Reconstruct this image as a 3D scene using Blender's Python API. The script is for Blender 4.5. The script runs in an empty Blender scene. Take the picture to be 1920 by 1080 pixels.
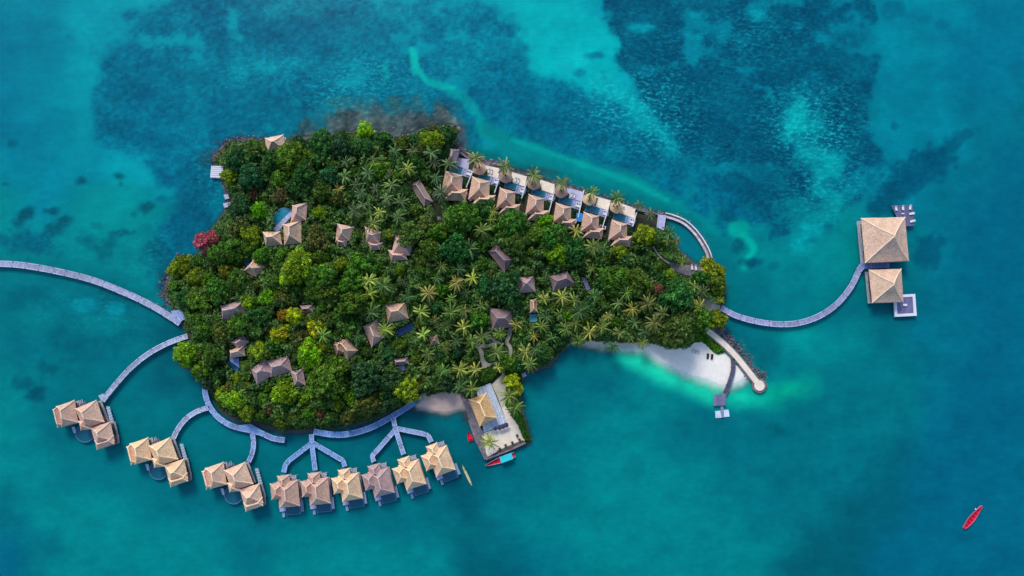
import bpy, bmesh, math, random
import numpy as np
from mathutils import Vector, Matrix
R = math.radians
random.seed(7); rng = np.random.default_rng(7)
sc = bpy.context.scene; COL = sc.collection

# ------------------------------------------------------------------ camera, light, exposure
H = 256.0; TILT = R(8); F = 1281.0
cd = bpy.data.cameras.new('camera'); cam = bpy.data.objects.new('camera', cd); COL.objects.link(cam)
cam.location = (0, 0, H); cam.rotation_euler = (TILT, 0, 0)
cd.sensor_width = 36; cd.lens = 36*F/1920; cd.clip_start = 1; cd.clip_end = 9000
sc.camera = cam
SUN_EL, SUN_AZ = R(42), R(-20)           # azimuth from north, negative = towards the left of the photo
w = bpy.data.worlds.new('World'); sc.world = w; w.use_nodes = True
nt = w.node_tree; bg = nt.nodes['Background']
sky = nt.nodes.new('ShaderNodeTexSky'); sky.sky_type = 'NISHITA'; sky.sun_disc = False
sky.sun_elevation = SUN_EL; sky.sun_rotation = SUN_AZ
nt.links.new(sky.outputs[0], bg.inputs[0]); bg.inputs[1].default_value = 0.15
sd = bpy.data.lights.new('sun', 'SUN'); sd.energy = 1.75; sd.angle = R(18); sd.color = (1, .92, .80)
sun = bpy.data.objects.new('sun', sd); COL.objects.link(sun)
dv = Vector((math.sin(SUN_AZ)*math.cos(SUN_EL), math.cos(SUN_AZ)*math.cos(SUN_EL), math.sin(SUN_EL)))
sun.rotation_euler = dv.to_track_quat('Z', 'Y').to_euler(); sun.location = (0, 0, 300)
sc.view_settings.view_transform = 'Standard'; sc.view_settings.look = 'None'
sc.view_settings.exposure = 0.40; sc.view_settings.gamma = 1

# ------------------------------------------------------------------ photo pixel (1920x1080) -> point at height z
ct, st = math.cos(TILT), math.sin(TILT)
def P(px, py, z=0.0):
    a = (px-960)/F; b = -(py-540)/F
    y = b*ct+st; zz = b*st-ct
    t = (H-z)/(-zz)
    return (a*t, y*t, z)
def to_px(x, y):                                       # numpy: ground point -> photo pixel
    X = x; Y = y*ct-H*st*1.0; Z = -(y*st)-H*ct
    # inverse rotation of (x,y,-H)
    Yc = y*ct+(-H)*st; Zc = -y*st+(-H)*ct
    return 960+F*X/(-Zc), 540-F*Yc/(-Zc)
def lin(c):
    c = np.array(c, float)/255
    return np.where(c <= .04045, c/12.92, ((c+.055)/1.055)**2.4)
def C3(*c): return tuple(float(v) for v in lin(c))

# ------------------------------------------------------------------ numpy noise, polygons
def _hash(i, j, s): 
    n = (i*374761393+j*668265263+s*974634777) & 0xffffffff
    n = ((n ^ (n >> 13))*1274126177) & 0xffffffff
    return ((n ^ (n >> 16)) & 0xffff)/65535.0
def vnoise(x, y, s=0):
    xi = np.floor(x).astype(np.int64); yi = np.floor(y).astype(np.int64); fx = x-xi; fy = y-yi
    fx = fx*fx*(3-2*fx); fy = fy*fy*(3-2*fy)
    a = _hash(xi, yi, s); b = _hash(xi+1, yi, s); c = _hash(xi, yi+1, s); d = _hash(xi+1, yi+1, s)
    return a+(b-a)*fx+(c-a)*fy+(a-b-c+d)*fx*fy
def fbm(x, y, s=0, o=4):
    r = 0; a = .5; t = 0
    for k in range(o):
        r = r+a*vnoise(x, y, s+k*17); t += a; a *= .5; x = x*2.03; y = y*2.03
    return r/t
def sdist(x, y, poly):                                  # signed distance, positive inside
    x = np.asarray(x, float); y = np.asarray(y, float)
    d = np.full(x.shape, 1e9); ins = np.zeros(x.shape, bool)
    n = len(poly)
    for i in range(n):
        ax, ay = poly[i]; bx, by = poly[(i+1) % n]
        ex, ey = bx-ax, by-ay; L = ex*ex+ey*ey+1e-9
        t = np.clip(((x-ax)*ex+(y-ay)*ey)/L, 0, 1)
        d = np.minimum(d, (x-ax-t*ex)**2+(y-ay-t*ey)**2)
        if ay != by:
            c = ((ay > y) != (by > y)) & (x < (bx-ax)*(y-ay)/(by-ay)+ax)
            ins ^= c
    d = np.sqrt(d)
    return np.where(ins, d, -d)
def ldist(x, y, line):                                  # distance to polyline
    d = np.full(np.shape(x), 1e9)
    for (ax, ay), (bx, by) in zip(line[:-1], line[1:]):
        ex, ey = bx-ax, by-ay; L = ex*ex+ey*ey+1e-9
        t = np.clip(((x-ax)*ex+(y-ay)*ey)/L, 0, 1)
        d = np.minimum(d, (x-ax-t*ex)**2+(y-ay-t*ey)**2)
    return np.sqrt(d)
def sst(a, b, x):
    t = np.clip((x-a)/(b-a), 0, 1); return t*t*(3-2*t)
def smooth_line(pts, n=6):
    out = []; q = [pts[0]]+list(pts)+[pts[-1]]
    for i in range(1, len(q)-2):
        p0, p1, p2, p3 = [np.array(v, float) for v in q[i-1:i+3]]
        for k in range(n):
            t = k/n
            out.append(tuple(.5*((2*p1)+(-p0+p2)*t+(2*p0-5*p1+4*p2-p3)*t*t+(-p0+3*p1-3*p2+p3)*t**3)))
    out.append(tuple(pts[-1])); return out

# ------------------------------------------------------------------ outlines in photo pixels
COAST = [(398,296),(420,272),(445,262),(495,262),(540,262),(600,254),(680,246),(740,262),(800,240),(845,236),
 (850,272),(875,292),(938,312),(1000,330),(1060,349),(1130,371),(1200,393),(1250,404),(1249,432),(1262,455),(1284,480),
 (1300,494),(1330,494),(1350,505),(1358,550),(1352,588),(1340,606),(1334,628),(1345,650),(1362,668),(1385,690),(1398,706),
 (1385,716),(1360,725),(1329,713),(1280,696),(1244,678),(1213,656),(1160,648),(1070,641),(1052,660),(1028,688),(985,700),
 (976,722),(974,745),(982,775),(995,829),(913,862),(884,795),(870,764),(830,772),(785,762),(760,764),(700,786),(650,800),
 (590,808),(530,812),(492,798),(440,788),(412,768),(397,740),(387,704),(340,685),(332,655),(350,622),(335,600),(320,570),
 (308,545),(320,510),(345,490),(380,472),(397,430),(420,400),(428,370),(415,330)]
FOREST = [(408,302),(432,270),(495,270),(545,272),(600,262),(680,250),(740,270),(800,245),(845,240),(842,275),(834,305),(822,330),(822,370),
 (850,388),(900,400),(960,402),(1005,415),(1060,428),(1090,446),(1160,454),(1200,420),(1230,410),(1245,430),(1262,462),(1280,490),
 (1250,500),(1280,520),(1320,520),(1345,500),(1356,550),(1345,580),(1335,600),(1310,625),(1290,645),(1262,648),(1213,636),(1160,636),(1070,632),(1048,655),
 (1020,680),(975,695),(955,690),(944,680),(905,690),(880,740),(868,732),(830,728),(790,740),(755,758),(700,778),(650,792),(590,800),
 (530,800),(492,786),(440,776),(414,760),(402,740),(392,704),(345,680),(340,655),(355,622),(345,600),(328,570),
 (316,545),(325,510),(350,493),(388,476),(405,430),(428,400),(438,370),(425,330)]
BEACH = [(1160,636),(1213,640),(1271,652),(1284,647),(1302,638),(1324,640),(1340,655),(1358,658),(1385,688),(1402,712),(1360,735),(1329,722),(1280,704),(1240,686),(1205,664),(1160,656)]
COVE = [(780,745),(830,722),(866,738),(874,768),(840,780),(780,772)]
PLAZA = [(944,700),(948,757),(990,829),(913,862),(884,790),(868,755),(895,727)]
_coast_np = COAST
def terrain_px(px, py):
    """height (m) of ground for photo pixel positions (evaluated at sea level plane)"""
    d = sdist(px, py, COAST)*.2 + (fbm(px/14, py/14, 5)-.5)*1.6*sst(0, 3, 2.0)
    land = .12+1.15*sst(0, 4.5, d)
    bd = sdist(px, py, BEACH)
    land = np.where(bd > -6, np.minimum(land, .05+np.maximum(d, 0)*.07), land)
    hill = 5.5*np.exp(-(((px-560)/190)**2+((py-520)/170)**2)) + 1.5*np.exp(-(((px-850)/170)**2+((py-480)/110)**2))
    hill = hill*sst(2, 22, d)*sst(52, 95, ldist(px, py, [(850,318),(1180,418)]))*sst(40, 90, ldist(px, py, [(915,735),(940,820)]))
    land = land-.28*sst(60, 45, ldist(px, py, [(850,318),(1180,418)]))
    z_in = land+hill
    slope = np.where(bd > -60, .10, .32)
    z_out = -np.minimum(6.0, .1+slope*np.maximum(-d, 0)**1.05)
    return np.where(d > 0, z_in, z_out)
def ground_at(px, py): return float(terrain_px(np.array([px], float), np.array([py], float))[0])
def G(px, py):
    g = max(0.1, ground_at(px, py)); return g
def T_world(x, y):
    a, b = to_px(np.array([x], float), np.array([y], float)); return float(terrain_px(a, b)[0])

# ------------------------------------------------------------------ materials
MATS = {}
def new_mat(name):
    m = bpy.data.materials.new(name); m.use_nodes = True
    b = m.node_tree.nodes['Principled BSDF']; return m, m.node_tree, b
def mat(name, col, rough=.7, var=.12, scale=1.5, bump=.0, metal=0, spec=.3, use_tint=False, objcol=False):
    if name in MATS: return MATS[name]
    m, t, b = new_mat(name); N = t.nodes; Lk = t.links
    co = N.new('ShaderNodeTexCoord'); no = N.new('ShaderNodeTexNoise'); no.inputs['Scale'].default_value = scale
    no.inputs['Detail'].default_value = 5; Lk.new(co.outputs['Object'], no.inputs['Vector'])
    mr = N.new('ShaderNodeMapRange'); Lk.new(no.outputs[0], mr.inputs[0])
    mr.inputs[1].default_value = .3; mr.inputs[2].default_value = .7
    mr.inputs[3].default_value = 1-var*1.5; mr.inputs[4].default_value = 1+var*1.5
    rgb = N.new('ShaderNodeRGB'); rgb.outputs[0].default_value = (*col, 1); src = rgb.outputs[0]
    def mul(a, bsock, is_col=False):
        v = N.new('ShaderNodeVectorMath'); v.operation = 'MULTIPLY' if is_col else 'SCALE'
        Lk.new(a, v.inputs[0])
        if is_col: Lk.new(bsock, v.inputs[1])
        else: Lk.new(bsock, v.inputs['Scale'])
        return v.outputs[0]
    if objcol:
        oi = N.new('ShaderNodeObjectInfo'); src = mul(src, oi.outputs['Color'], True)
    if use_tint:
        at = N.new('ShaderNodeAttribute'); at.attribute_name = 'tint'; src = mul(src, at.outputs['Fac'])
    src = mul(src, mr.outputs[0]); Lk.new(src, b.inputs['Base Color'])
    b.inputs['Roughness'].default_value = rough; b.inputs['Metallic'].default_value = metal
    b.inputs['Specular IOR Level'].default_value = spec
    if bump:
        bn = N.new('ShaderNodeBump'); bn.inputs['Strength'].default_value = bump; bn.inputs['Distance'].default_value = .15
        n2 = N.new('ShaderNodeTexNoise'); n2.inputs['Scale'].default_value = scale*4; n2.inputs['Detail'].default_value = 4
        Lk.new(co.outputs['Object'], n2.inputs['Vector']); Lk.new(n2.outputs[0], bn.inputs['Height']); Lk.new(bn.outputs[0], b.inputs['Normal'])
    MATS[name] = m; return m
M_thatch = mat('thatch', C3(216,189,166), .9, .16, 2.2, .8, objcol=True, spec=.1)
def weather(m):
    t = m.node_tree; N = t.nodes; b = N['Principled BSDF']; src = b.inputs['Base Color'].links[0].from_socket
    g_ = N.new('ShaderNodeNewGeometry'); n = N.new('ShaderNodeTexNoise'); n.inputs['Scale'].default_value = .45; n.inputs['Detail'].default_value = 6; n.inputs['Roughness'].default_value = .7; t.links.new(g_.outputs['Position'], n.inputs['Vector'])
    r = N.new('ShaderNodeMapRange'); t.links.new(n.outputs[0], r.inputs[0]); r.inputs[1].default_value = .35; r.inputs[2].default_value = .7; r.inputs[3].default_value = .84; r.inputs[4].default_value = 1.16
    w_ = N.new('ShaderNodeTexWave'); w_.bands_direction = 'Z'; w_.inputs['Scale'].default_value = 1.1; w_.inputs['Distortion'].default_value = 2.5; t.links.new(g_.outputs['Position'], w_.inputs['Vector'])
    r2 = N.new('ShaderNodeMapRange'); t.links.new(w_.outputs['Fac'], r2.inputs[0]); r2.inputs[3].default_value = .97; r2.inputs[4].default_value = 1.03
    mm = N.new('ShaderNodeMath'); mm.operation = 'MULTIPLY'; t.links.new(r.outputs[0], mm.inputs[0]); t.links.new(r2.outputs[0], mm.inputs[1])
    v = N.new('ShaderNodeVectorMath'); v.operation = 'SCALE'; t.links.new(src, v.inputs[0]); t.links.new(mm.outputs[0], v.inputs['Scale']); t.links.new(v.outputs[0], b.inputs['Base Color'])
weather(M_thatch)
M_ridge = mat('ridge_thatch', C3(242,220,198), .9, .12, 2.0, .5, objcol=True, spec=.1)
M_wall = mat('timber_wall', C3(120,96,80), .7, .15, 1.2)
M_glass = mat('window_glass', C3(28,44,54), .1, .05, 1, spec=.6)
M_deck = mat('weathered_deck', C3(172,176,190), .7, .12, 1.5, .2, use_tint=True, objcol=True)
M_beam = mat('deck_beam', C3(70,72,84), .8, .2, 1)
M_pile = mat('piling_wood', C3(72,70,70), .8, .2, 1)
M_white = mat('white_paint', C3(222,224,232), .5, .05, 2)
M_cream = mat('cream_paving', C3(238,222,202), .8, .07, .6, .1)
M_lav = mat('pale_paving', C3(186,182,208), .8, .07, .6, .1)
M_sandp = mat('sand_path', C3(192,186,170), .9, .1, .5, .1)
M_stone = mat('stone_wall', C3(120,114,122), .9, .25, .8, .6)
M_rock = mat('dark_rock', C3(92,80,86), .9, .35, .5, .6, use_tint=True)
M_pool = mat('pool_water', C3(20,118,140), .08, .08, .5, spec=.5, objcol=True)
M_rim = mat('pool_rim', C3(96,132,160), .6, .1, 1, objcol=True)
M_bark = mat('bark', C3(96,84,74), .9, .2, 1.5, .4)
M_tarp = mat('blue_tarp', C3(38,140,215), .5, .05, 1)
M_red = mat('red_paint', C3(222,26,60), .45, .08, 1)
M_darkred = mat('dark_red_boards', C3(150,14,44), .6, .1, 2)
M_turq = mat('turquoise_canvas', C3(40,205,215), .6, .06, 1)
M_fabric = mat('dark_fabric', C3(36,34,40), .8, .1, 1)
M_purple = mat('purple_fabric', C3(66,60,100), .8, .1, 1)
M_kayak = mat('pale_yellow_wood', C3(196,190,150), .6, .1, 1)
# foliage
def foliage(name, hr=.04):
    m, t, b = new_mat(name); N = t.nodes; Lk = t.links
    oi = N.new('ShaderNodeObjectInfo'); at = N.new('ShaderNodeAttribute'); at.attribute_name = 'tint'
    v = N.new('ShaderNodeVectorMath'); v.operation = 'SCALE'; Lk.new(oi.outputs['Color'], v.inputs[0]); Lk.new(at.outputs['Fac'], v.inputs['Scale'])
    ge = N.new('ShaderNodeNewGeometry'); nz_ = N.new('ShaderNodeTexNoise'); nz_.inputs['Scale'].default_value = .42; nz_.inputs['Detail'].default_value = 5; nz_.inputs['Roughness'].default_value = .7; Lk.new(ge.outputs['Position'], nz_.inputs['Vector'])
    m1_ = N.new('ShaderNodeMapRange'); Lk.new(nz_.outputs[0], m1_.inputs[0]); m1_.inputs[1].default_value = .32; m1_.inputs[2].default_value = .68; m1_.inputs[3].default_value = .5+hr; m1_.inputs[4].default_value = .5-hr*.8
    m2_ = N.new('ShaderNodeMapRange'); Lk.new(nz_.outputs[0], m2_.inputs[0]); m2_.inputs[1].default_value = .32; m2_.inputs[2].default_value = .68; m2_.inputs[3].default_value = .78; m2_.inputs[4].default_value = 1.7
    hs = N.new('ShaderNodeHueSaturation'); Lk.new(m1_.outputs[0], hs.inputs['Hue']); Lk.new(m2_.outputs[0], hs.inputs['Value']); Lk.new(v.outputs[0], hs.inputs['Color']); v = hs
    Lk.new(v.outputs[0], b.inputs['Base Color']); b.inputs['Roughness'].default_value = .5; b.inputs['Specular IOR Level'].default_value = .3
    tr = N.new('ShaderNodeBsdfTranslucent'); Lk.new(v.outputs[0], tr.inputs[0])
    mx = N.new('ShaderNodeMixShader'); mx.inputs[0].default_value = .32
    Lk.new(b.outputs[0], mx.inputs[1]); Lk.new(tr.outputs[0], mx.inputs[2]); Lk.new(mx.outputs[0], N['Material Output'].inputs[0])
    return m
M_leaf = foliage('foliage'); M_palm = foliage('palm_frond', .012)

# ------------------------------------------------------------------ object helpers
ORG = {}
def tag(o, label=None, cat=None, group=None, kind=None):
    if label: o['label'] = label
    if cat: o['category'] = cat
    if group: o['group'] = group
    if kind: o['kind'] = kind
    return o
def empty(name, loc, label, cat, group=None, rz=0):
    o = bpy.data.objects.new(name, None); COL.objects.link(o); o.location = loc; o.empty_display_size = .5
    o.rotation_euler = (0, 0, rz); ORG[o.name] = Vector(loc); return tag(o, label, cat, group)
class MB:
    def __init__(s): s.v = []; s.f = []; s.t = []; s.ct = 1.0
    def face(s, pts):
        n = len(s.v); s.v += [tuple(p) for p in pts]; s.f.append(tuple(range(n, n+len(pts)))); s.t.append(s.ct)
    def prism(s, poly, z0, z1):
        k = len(poly); n = len(s.v)
        a = sum(poly[i][0]*poly[(i+1) % k][1]-poly[(i+1) % k][0]*poly[i][1] for i in range(k))
        if a < 0: poly = poly[::-1]
        s.v += [(p[0], p[1], z0) for p in poly]+[(p[0], p[1], z1) for p in poly]
        s.f.append(tuple(range(n+k-1, n-1, -1))); s.f.append(tuple(range(n+k, n+2*k)))
        for i in range(k):
            j = (i+1) % k; s.f.append((n+i, n+j, n+k+j, n+k+i))
        s.t += [s.ct]*(k+2)
    def box(s, c, sx, sy, sz, rz=0):
        ca, sa = math.cos(rz), math.sin(rz)
        q = [(c[0]+x*ca-y*sa, c[1]+x*sa+y*ca) for x, y in ((-sx/2,-sy/2),(sx/2,-sy/2),(sx/2,sy/2),(-sx/2,sy/2))]
        s.prism(q, c[2]-sz/2, c[2]+sz/2)
    def tube(s, p0, p1, r0, r1, n=6):
        p0 = Vector(p0); p1 = Vector(p1); d = (p1-p0)
        if d.length < 1e-6: return
        d.normalize(); a = d.orthogonal().normalized(); b = d.cross(a)
        k = len(s.v)
        for (p, r) in ((p0, r0), (p1, r1)):
            for i in range(n):
                an = 2*math.pi*i/n; s.v.append(tuple(p+(a*math.cos(an)+b*math.sin(an))*r))
        for i in range(n):
            j = (i+1) % n; s.f.append((k+i, k+j, k+n+j, k+n+i)); s.t.append(s.ct)
        s.f.append(tuple(range(k+n-1, k-1, -1))); s.f.append(tuple(range(k+n, k+2*n))); s.t += [s.ct]*2
    def build(s, name, m, parent=None, color=None, smooth=False, org=None):
        o_w = Vector((0, 0, 0)) if parent is None else ORG[parent.name]
        if org is not None: o_w = Vector(org)
        me = bpy.data.meshes.new(name)
        me.from_pydata([(a-o_w.x, b-o_w.y, c-o_w.z) for a, b, c in s.v], [], s.f); me.update()
        at = me.attributes.new('tint', 'FLOAT', 'FACE'); at.data.foreach_set('value', s.t)
        me.materials.append(m)
        if smooth: me.polygons.foreach_set('use_smooth', [True]*len(me.polygons))
        o = bpy.data.objects.new(name, me); COL.objects.link(o)
        if parent: o.parent = parent
        elif org is not None: o.location = org
        ORG[o.name] = o_w
        if color: o.color = (*color, 1)
        else: o.color = (1, 1, 1, 1)
        return o
def copy_tree(o, parent=None):
    c = o.copy(); COL.objects.link(c); c.parent = parent
    for ch in list(o.children): copy_tree(ch, c)
    return c
LM = []                                                  # landmarks for tree labels
EXCL = []                                                # polygons without trees
TONE = {'gold': (1.22, 1.12, .92), 'sand': (1.1, 1.0, .95), 'rose': (.98, .86, .90), 'mauve': (.72, .66, .84), 'brown': (.98, .84, .78), 'dark': (.46, .43, .58), 'grey': (.6, .58, .68)}

def hip(corners, ez, rise, k=.9, thick=.32):
    c = [Vector((p[0], p[1], ez)) for p in corners]
    a = sum(c[i].x*c[(i+1) % 4].y-c[(i+1) % 4].x*c[i].y for i in range(4))
    if a < 0: c = c[::-1]
    l0 = (c[1]-c[0]).length+(c[2]-c[3]).length; l1 = (c[2]-c[1]).length+(c[3]-c[0]).length
    if l1 > l0: c = c[1:]+c[:1]; l0, l1 = l1, l0
    cen = sum(c, Vector())/4; m0 = (c[3]+c[0])/2; m1 = (c[1]+c[2])/2
    s = min(1.0, l1/l0*k)
    r0 = m0.lerp(cen, s); r1 = m1.lerp(cen, s); r0.z = r1.z = ez+rise
    bm = bmesh.new()
    if s > .985:
        ap = bm.verts.new(r0); V = [bm.verts.new(p) for p in c]
        for i in range(4): bm.faces.new((V[i], V[(i+1) % 4], ap))
    else:
        V = [bm.verts.new(p) for p in c]; a0 = bm.verts.new(r0); a1 = bm.verts.new(r1)
        bm.faces.new((V[0], V[1], a1, a0)); bm.faces.new((V[1], V[2], a1)); bm.faces.new((V[2], V[3], a0, a1)); bm.faces.new((V[3], V[0], a0))
    bmesh.ops.subdivide_edges(bm, edges=bm.edges[:], cuts=5, use_grid_fill=True)
    for v in bm.verts:
        t = (v.co.z-ez)/max(rise, .1)
        v.co.z += -.10*rise*math.sin(math.pi*min(max(t, 0), 1))            # thatch sags a little towards the eave
        if 0.02 < t < .98: v.co.z += random.uniform(-.05, .05)
        elif t <= .02: v.co.x += random.uniform(-.06, .06); v.co.y += random.uniform(-.06, .06)
    mb = MB(); bm.verts.index_update()
    mb.v = [tuple(v.co) for v in bm.verts]; mb.f = [tuple(x.index for x in f.verts) for f in bm.faces]; mb.t = [1.0]*len(mb.f)
    bnd = [e for e in bm.edges if e.is_boundary]; 
    for e in bnd:
        p, q = e.verts[0].co, e.verts[1].co
        pi = cen.lerp(p, .97); qi = cen.lerp(q, .97)
        lo = [(p.x, p.y, p.z), (q.x, q.y, q.z), (qi.x, qi.y, ez-thick), (pi.x, pi.y, ez-thick)]
        mb.face(lo)
    cc = [cen.lerp(v, .97) for v in c]; mb.face([(v.x, v.y, ez-thick) for v in cc][::-1])
    bm.free()
    rc = MB(); up = Vector((0, 0, .03))
    def cap(a, b):
        pr = a; n = 6
        for i in range(1, n+1):
            q = a.lerp(b, i/n); t = (q.z-ez)/rise; q = q.copy(); q.z += -.10*rise*math.sin(math.pi*min(max(t, 0), 1))+.03
            rc.tube(pr+up*0, q, .2, .2, 5); pr = q
    if s <= .985: rc.tube(r0+up, r1+up, .24, .24, 5)
    for i, rr in zip(range(4), (r0, r1, r1, r0)): cap(c[i].copy(), rr.copy())
    return mb, rc, c, cen

def building(name, label, cat, roofs, tone='sand', group=None, floor=None, height=2.9, stilts=False, lm=None, glass=True, walls=True):
    """roofs: list of (4 photo pixels, rise, k)"""
    allp = [p for r in roofs for p in r[0]]
    cx = sum(p[0] for p in allp)/len(allp); cy = sum(p[1] for p in allp)/len(allp)
    g = floor if floor is not None else G(cx, cy)
    ez = g+height
    b = P(cx, cy, ez)
    root = empty(name, (b[0], b[1], 0 if stilts else g-.2), label, cat, group)
    for i, r in enumerate(roofs):
        q, rise, k = r[:3]; tn = r[3] if len(r) > 3 else tone
        e = ez+i*.07
        wc = [P(x, y, e)[:2] for x, y in q]
        mb, rc, c, cen = hip(wc, e, rise, k)
        ro = mb.build('thatch_roof', M_thatch, root, TONE[tn]); rc.build('ridge_cap', M_ridge, ro, TONE[tn])
        EXCL.append(q)
        if walls:
            wl = MB(); ins = [cen.lerp(v, .82) for v in c]; wl.prism([(v.x, v.y) for v in ins], g-.3+i*.01, e-.25)
            wo = wl.build('wall', M_wall, root)
            fl = MB(); fl.ct = .8; o2 = [cen.lerp(v, .97) for v in c]; fl.prism([(v.x, v.y) for v in o2], g-.25-i*.013, g+.02+i*.013)
            fl.build('floor_deck', M_deck, root)
            if glass:
                for s in range(4):
                    a, bb = ins[s], ins[(s+1) % 4]; d = bb-a
                    if d.length < 3: continue
                    mid = (a+bb)/2; n = Vector((d.y, -d.x, 0)).normalized()
                    wm = MB(); wm.box((mid.x+n.x*.02, mid.y+n.y*.02, g+1.3), d.length*.5, .1, 1.9, math.atan2(d.y, d.x)); wm.build('window', M_glass, wo)
        else:
            pm = MB()
            for v in c:
                p = cen.lerp(v, .88); pm.tube((p.x, p.y, g-.2), (p.x, p.y, e-.1), .14, .14)
            pm.build('posts', M_bark, root)
        if stilts:
            for v in c:
                p = cen.lerp(v, .85); sm = MB(); sm.tube((p.x, p.y, -4), (p.x, p.y, g-.2), .2, .2); sm.build('stilt', M_pile, root)
    if lm: LM.append((lm, cx, cy))
    return root, g
def pxpoly(pts, z): return [P(x, y, z)[:2] for x, y in pts]
def rot_rect(cx, cy, w_, h_, deg):
    a = R(deg); ca, sa = math.cos(a), math.sin(a)
    return [(cx+x*ca-y*sa, cy+x*sa+y*ca) for x, y in ((-w_/2,-h_/2),(w_/2,-h_/2),(w_/2,h_/2),(-w_/2,h_/2))]
def frame_mb(poly, wd, z0, z1):
    """ring along polygon"""
    mb = MB(); n = len(poly); cx = sum(p[0] for p in poly)/n; cy = sum(p[1] for p in poly)/n
    inn = []
    for p in poly:
        d = math.hypot(p[0]-cx, p[1]-cy); k = max(0, (d-wd)/d); inn.append((cx+(p[0]-cx)*k, cy+(p[1]-cy)*k))
    for i in range(n):
        j = (i+1) % n; mb.prism([poly[i], poly[j], inn[j], inn[i]], z0, z1)
    return mb
def pool(poly_px, z, label, rimc=(1, 1, 1), watc=(1, 1, 1), parent=None, group=None, wd=.35, depth=.9):
    poly = pxpoly(poly_px, z)
    cx = sum(p[0] for p in poly)/len(poly); cy = sum(p[1] for p in poly)/len(poly)
    EXCL.append(poly_px)
    if parent is None: r = empty('swimming_pool', (cx, cy, z-depth), label, 'pool', group)
    else: r = parent
    frame_mb(poly, wd, z-depth, z).build('pool_rim', M_rim, r, rimc)
    n = len(poly); wm = MB()
    wm.prism([(cx+(p[0]-cx)*.985, cy+(p[1]-cy)*.985) for p in poly], z-depth+.01, z-.12); wm.build('pool_basin', M_pool, r, watc)
    return r
def slab(name, label, cat, poly_px, z, th=.25, m=None, tone=1.0, kind=None, parent=None, group=None, planks=0, color=None, excl=True, beams=False):
    mb = MB(); mb.ct = tone
    if planks and len(poly_px) == 4:
        a, b, c, d = [Vector(P(x, y, z)) for x, y in poly_px]
        for i in range(planks):
            t0 = i/planks+.004; t1 = (i+1)/planks-.004; mb.ct = tone*random.uniform(.86, 1.1)
            q = [a.lerp(b, t0), a.lerp(b, t1), d.lerp(c, t1), d.lerp(c, t0)]; mb.prism([(v.x, v.y) for v in q], z-th, z+random.uniform(-.015, .015))
    else: mb.prism(pxpoly(poly_px, z), z-th, z)
    if excl: EXCL.append(poly_px)
    o = mb.build(name, m or M_deck, parent, color)
    if parent is None: tag(o, None if kind else label, None if kind else cat, group, kind)
    elif label: o['label'] = label
    return o

# ------------------------------------------------------------------ ground and water
xs = np.concatenate([[-4000, -1500, -600, -320, -240], np.arange(-216, 216.1, .8), [240, 320, 600, 1500, 4000]])
ys = np.concatenate([[-4000, -1500, -500, -200, -110], np.arange(-80, 164.1, .8), [190, 300, 600, 1500, 4000]])
XX, YY = np.meshgrid(xs, ys); nx, ny = len(xs), len(ys)
X, Y = XX.ravel(), YY.ravel()
Xc = np.clip(X, -216, 216); Yc_ = np.clip(Y, -80, 164)
PX, PY = to_px(Xc, Yc_)
def grid_obj(name, Z, attrs, m):
    me = bpy.data.meshes.new(name)
    co = np.stack([X, Y, Z], 1).astype(np.float32)
    idx = np.arange(nx*ny).reshape(ny, nx)
    q = np.stack([idx[:-1, :-1], idx[:-1, 1:], idx[1:, 1:], idx[1:, :-1]], -1).reshape(-1, 4)
    me.vertices.add(len(co)); me.vertices.foreach_set('co', co.ravel())
    me.loops.add(q.size); me.loops.foreach_set('vertex_index', q.ravel().astype(np.int32))
    me.polygons.add(len(q)); me.polygons.foreach_set('loop_start', np.arange(0, q.size, 4, dtype=np.int32))
    me.polygons.foreach_set('use_smooth', np.ones(len(q), bool)); me.update(); me.validate()
    for n_, arr in attrs.items():
        if arr.ndim == 2:
            a = me.attributes.new(n_, 'FLOAT_COLOR', 'POINT')
            a.data.foreach_set('color', np.concatenate([arr, np.ones((len(arr), 1))], 1).astype(np.float32).ravel())
        else:
            a = me.attributes.new(n_, 'FLOAT', 'POINT'); a.data.foreach_set('value', arr.astype(np.float32))
    me.materials.append(m); o = bpy.data.objects.new(name, me); COL.objects.link(o); o['kind'] = 'structure'; return o
TZ = terrain_px(PX, PY)
dco = sdist(PX, PY, COAST)
# ground colours: forest soil, beach sand, shore rubble
nz = fbm(PX/30, PY/30, 3)
gcol = np.zeros((len(X), 3)); gcol[:] = lin((48, 52, 34)); gcol *= (.6+.8*nz)[:, None]
def mixc(dst, col, k): 
    k = np.clip(k, 0, 1)[:, None]; dst[:] = dst*(1-k)+np.array(col)[None]*k
mixc(gcol, lin((82, 78, 82)), sst(9, 1, dco+(nz-.5)*10))                   # stony rim of the island
mixc(gcol, lin((246, 240, 228)), sst(-46, -20, sdist(PX, PY, BEACH))*(dco < 1)); mixc(gcol, lin((248, 242, 232)), sst(-3, 2, sdist(PX, PY, BEACH)+(nz-.5)*4))
mixc(gcol, lin((205, 196, 184)), sst(16, 4, np.abs(PY-644)+(nz-.5)*8)*sst(1062, 1072, PX)*sst(1225, 1205, PX))
mixc(gcol, lin((196, 158, 148))*(.85+.3*fbm(PX/8, PY/3, 9))[:, None], sst(-2, 3, sdist(PX, PY, COVE)+(nz-.5)*5)) if False else None
kcv = np.clip(sst(-2, 3, sdist(PX, PY, COVE)+(nz-.5)*5), 0, 1)[:, None]
gcol = gcol*(1-kcv)+lin((208, 180, 166))[None]*(.75+.5*fbm(PX/12, PY/4, 9))[:, None]*kcv
mixc(gcol, lin((200, 190, 176)), sst(22, 10, np.hypot(PX-1328, PY-571)+(nz-.5)*8))
mixc(gcol, lin((70, 120, 30)), .8*sst(30, 12, np.hypot((PX-930)/1.3, PY-665)+(nz-.5)*14))
gm, t, b = new_mat('ground'); N = t.nodes; Lk = t.links
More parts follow.
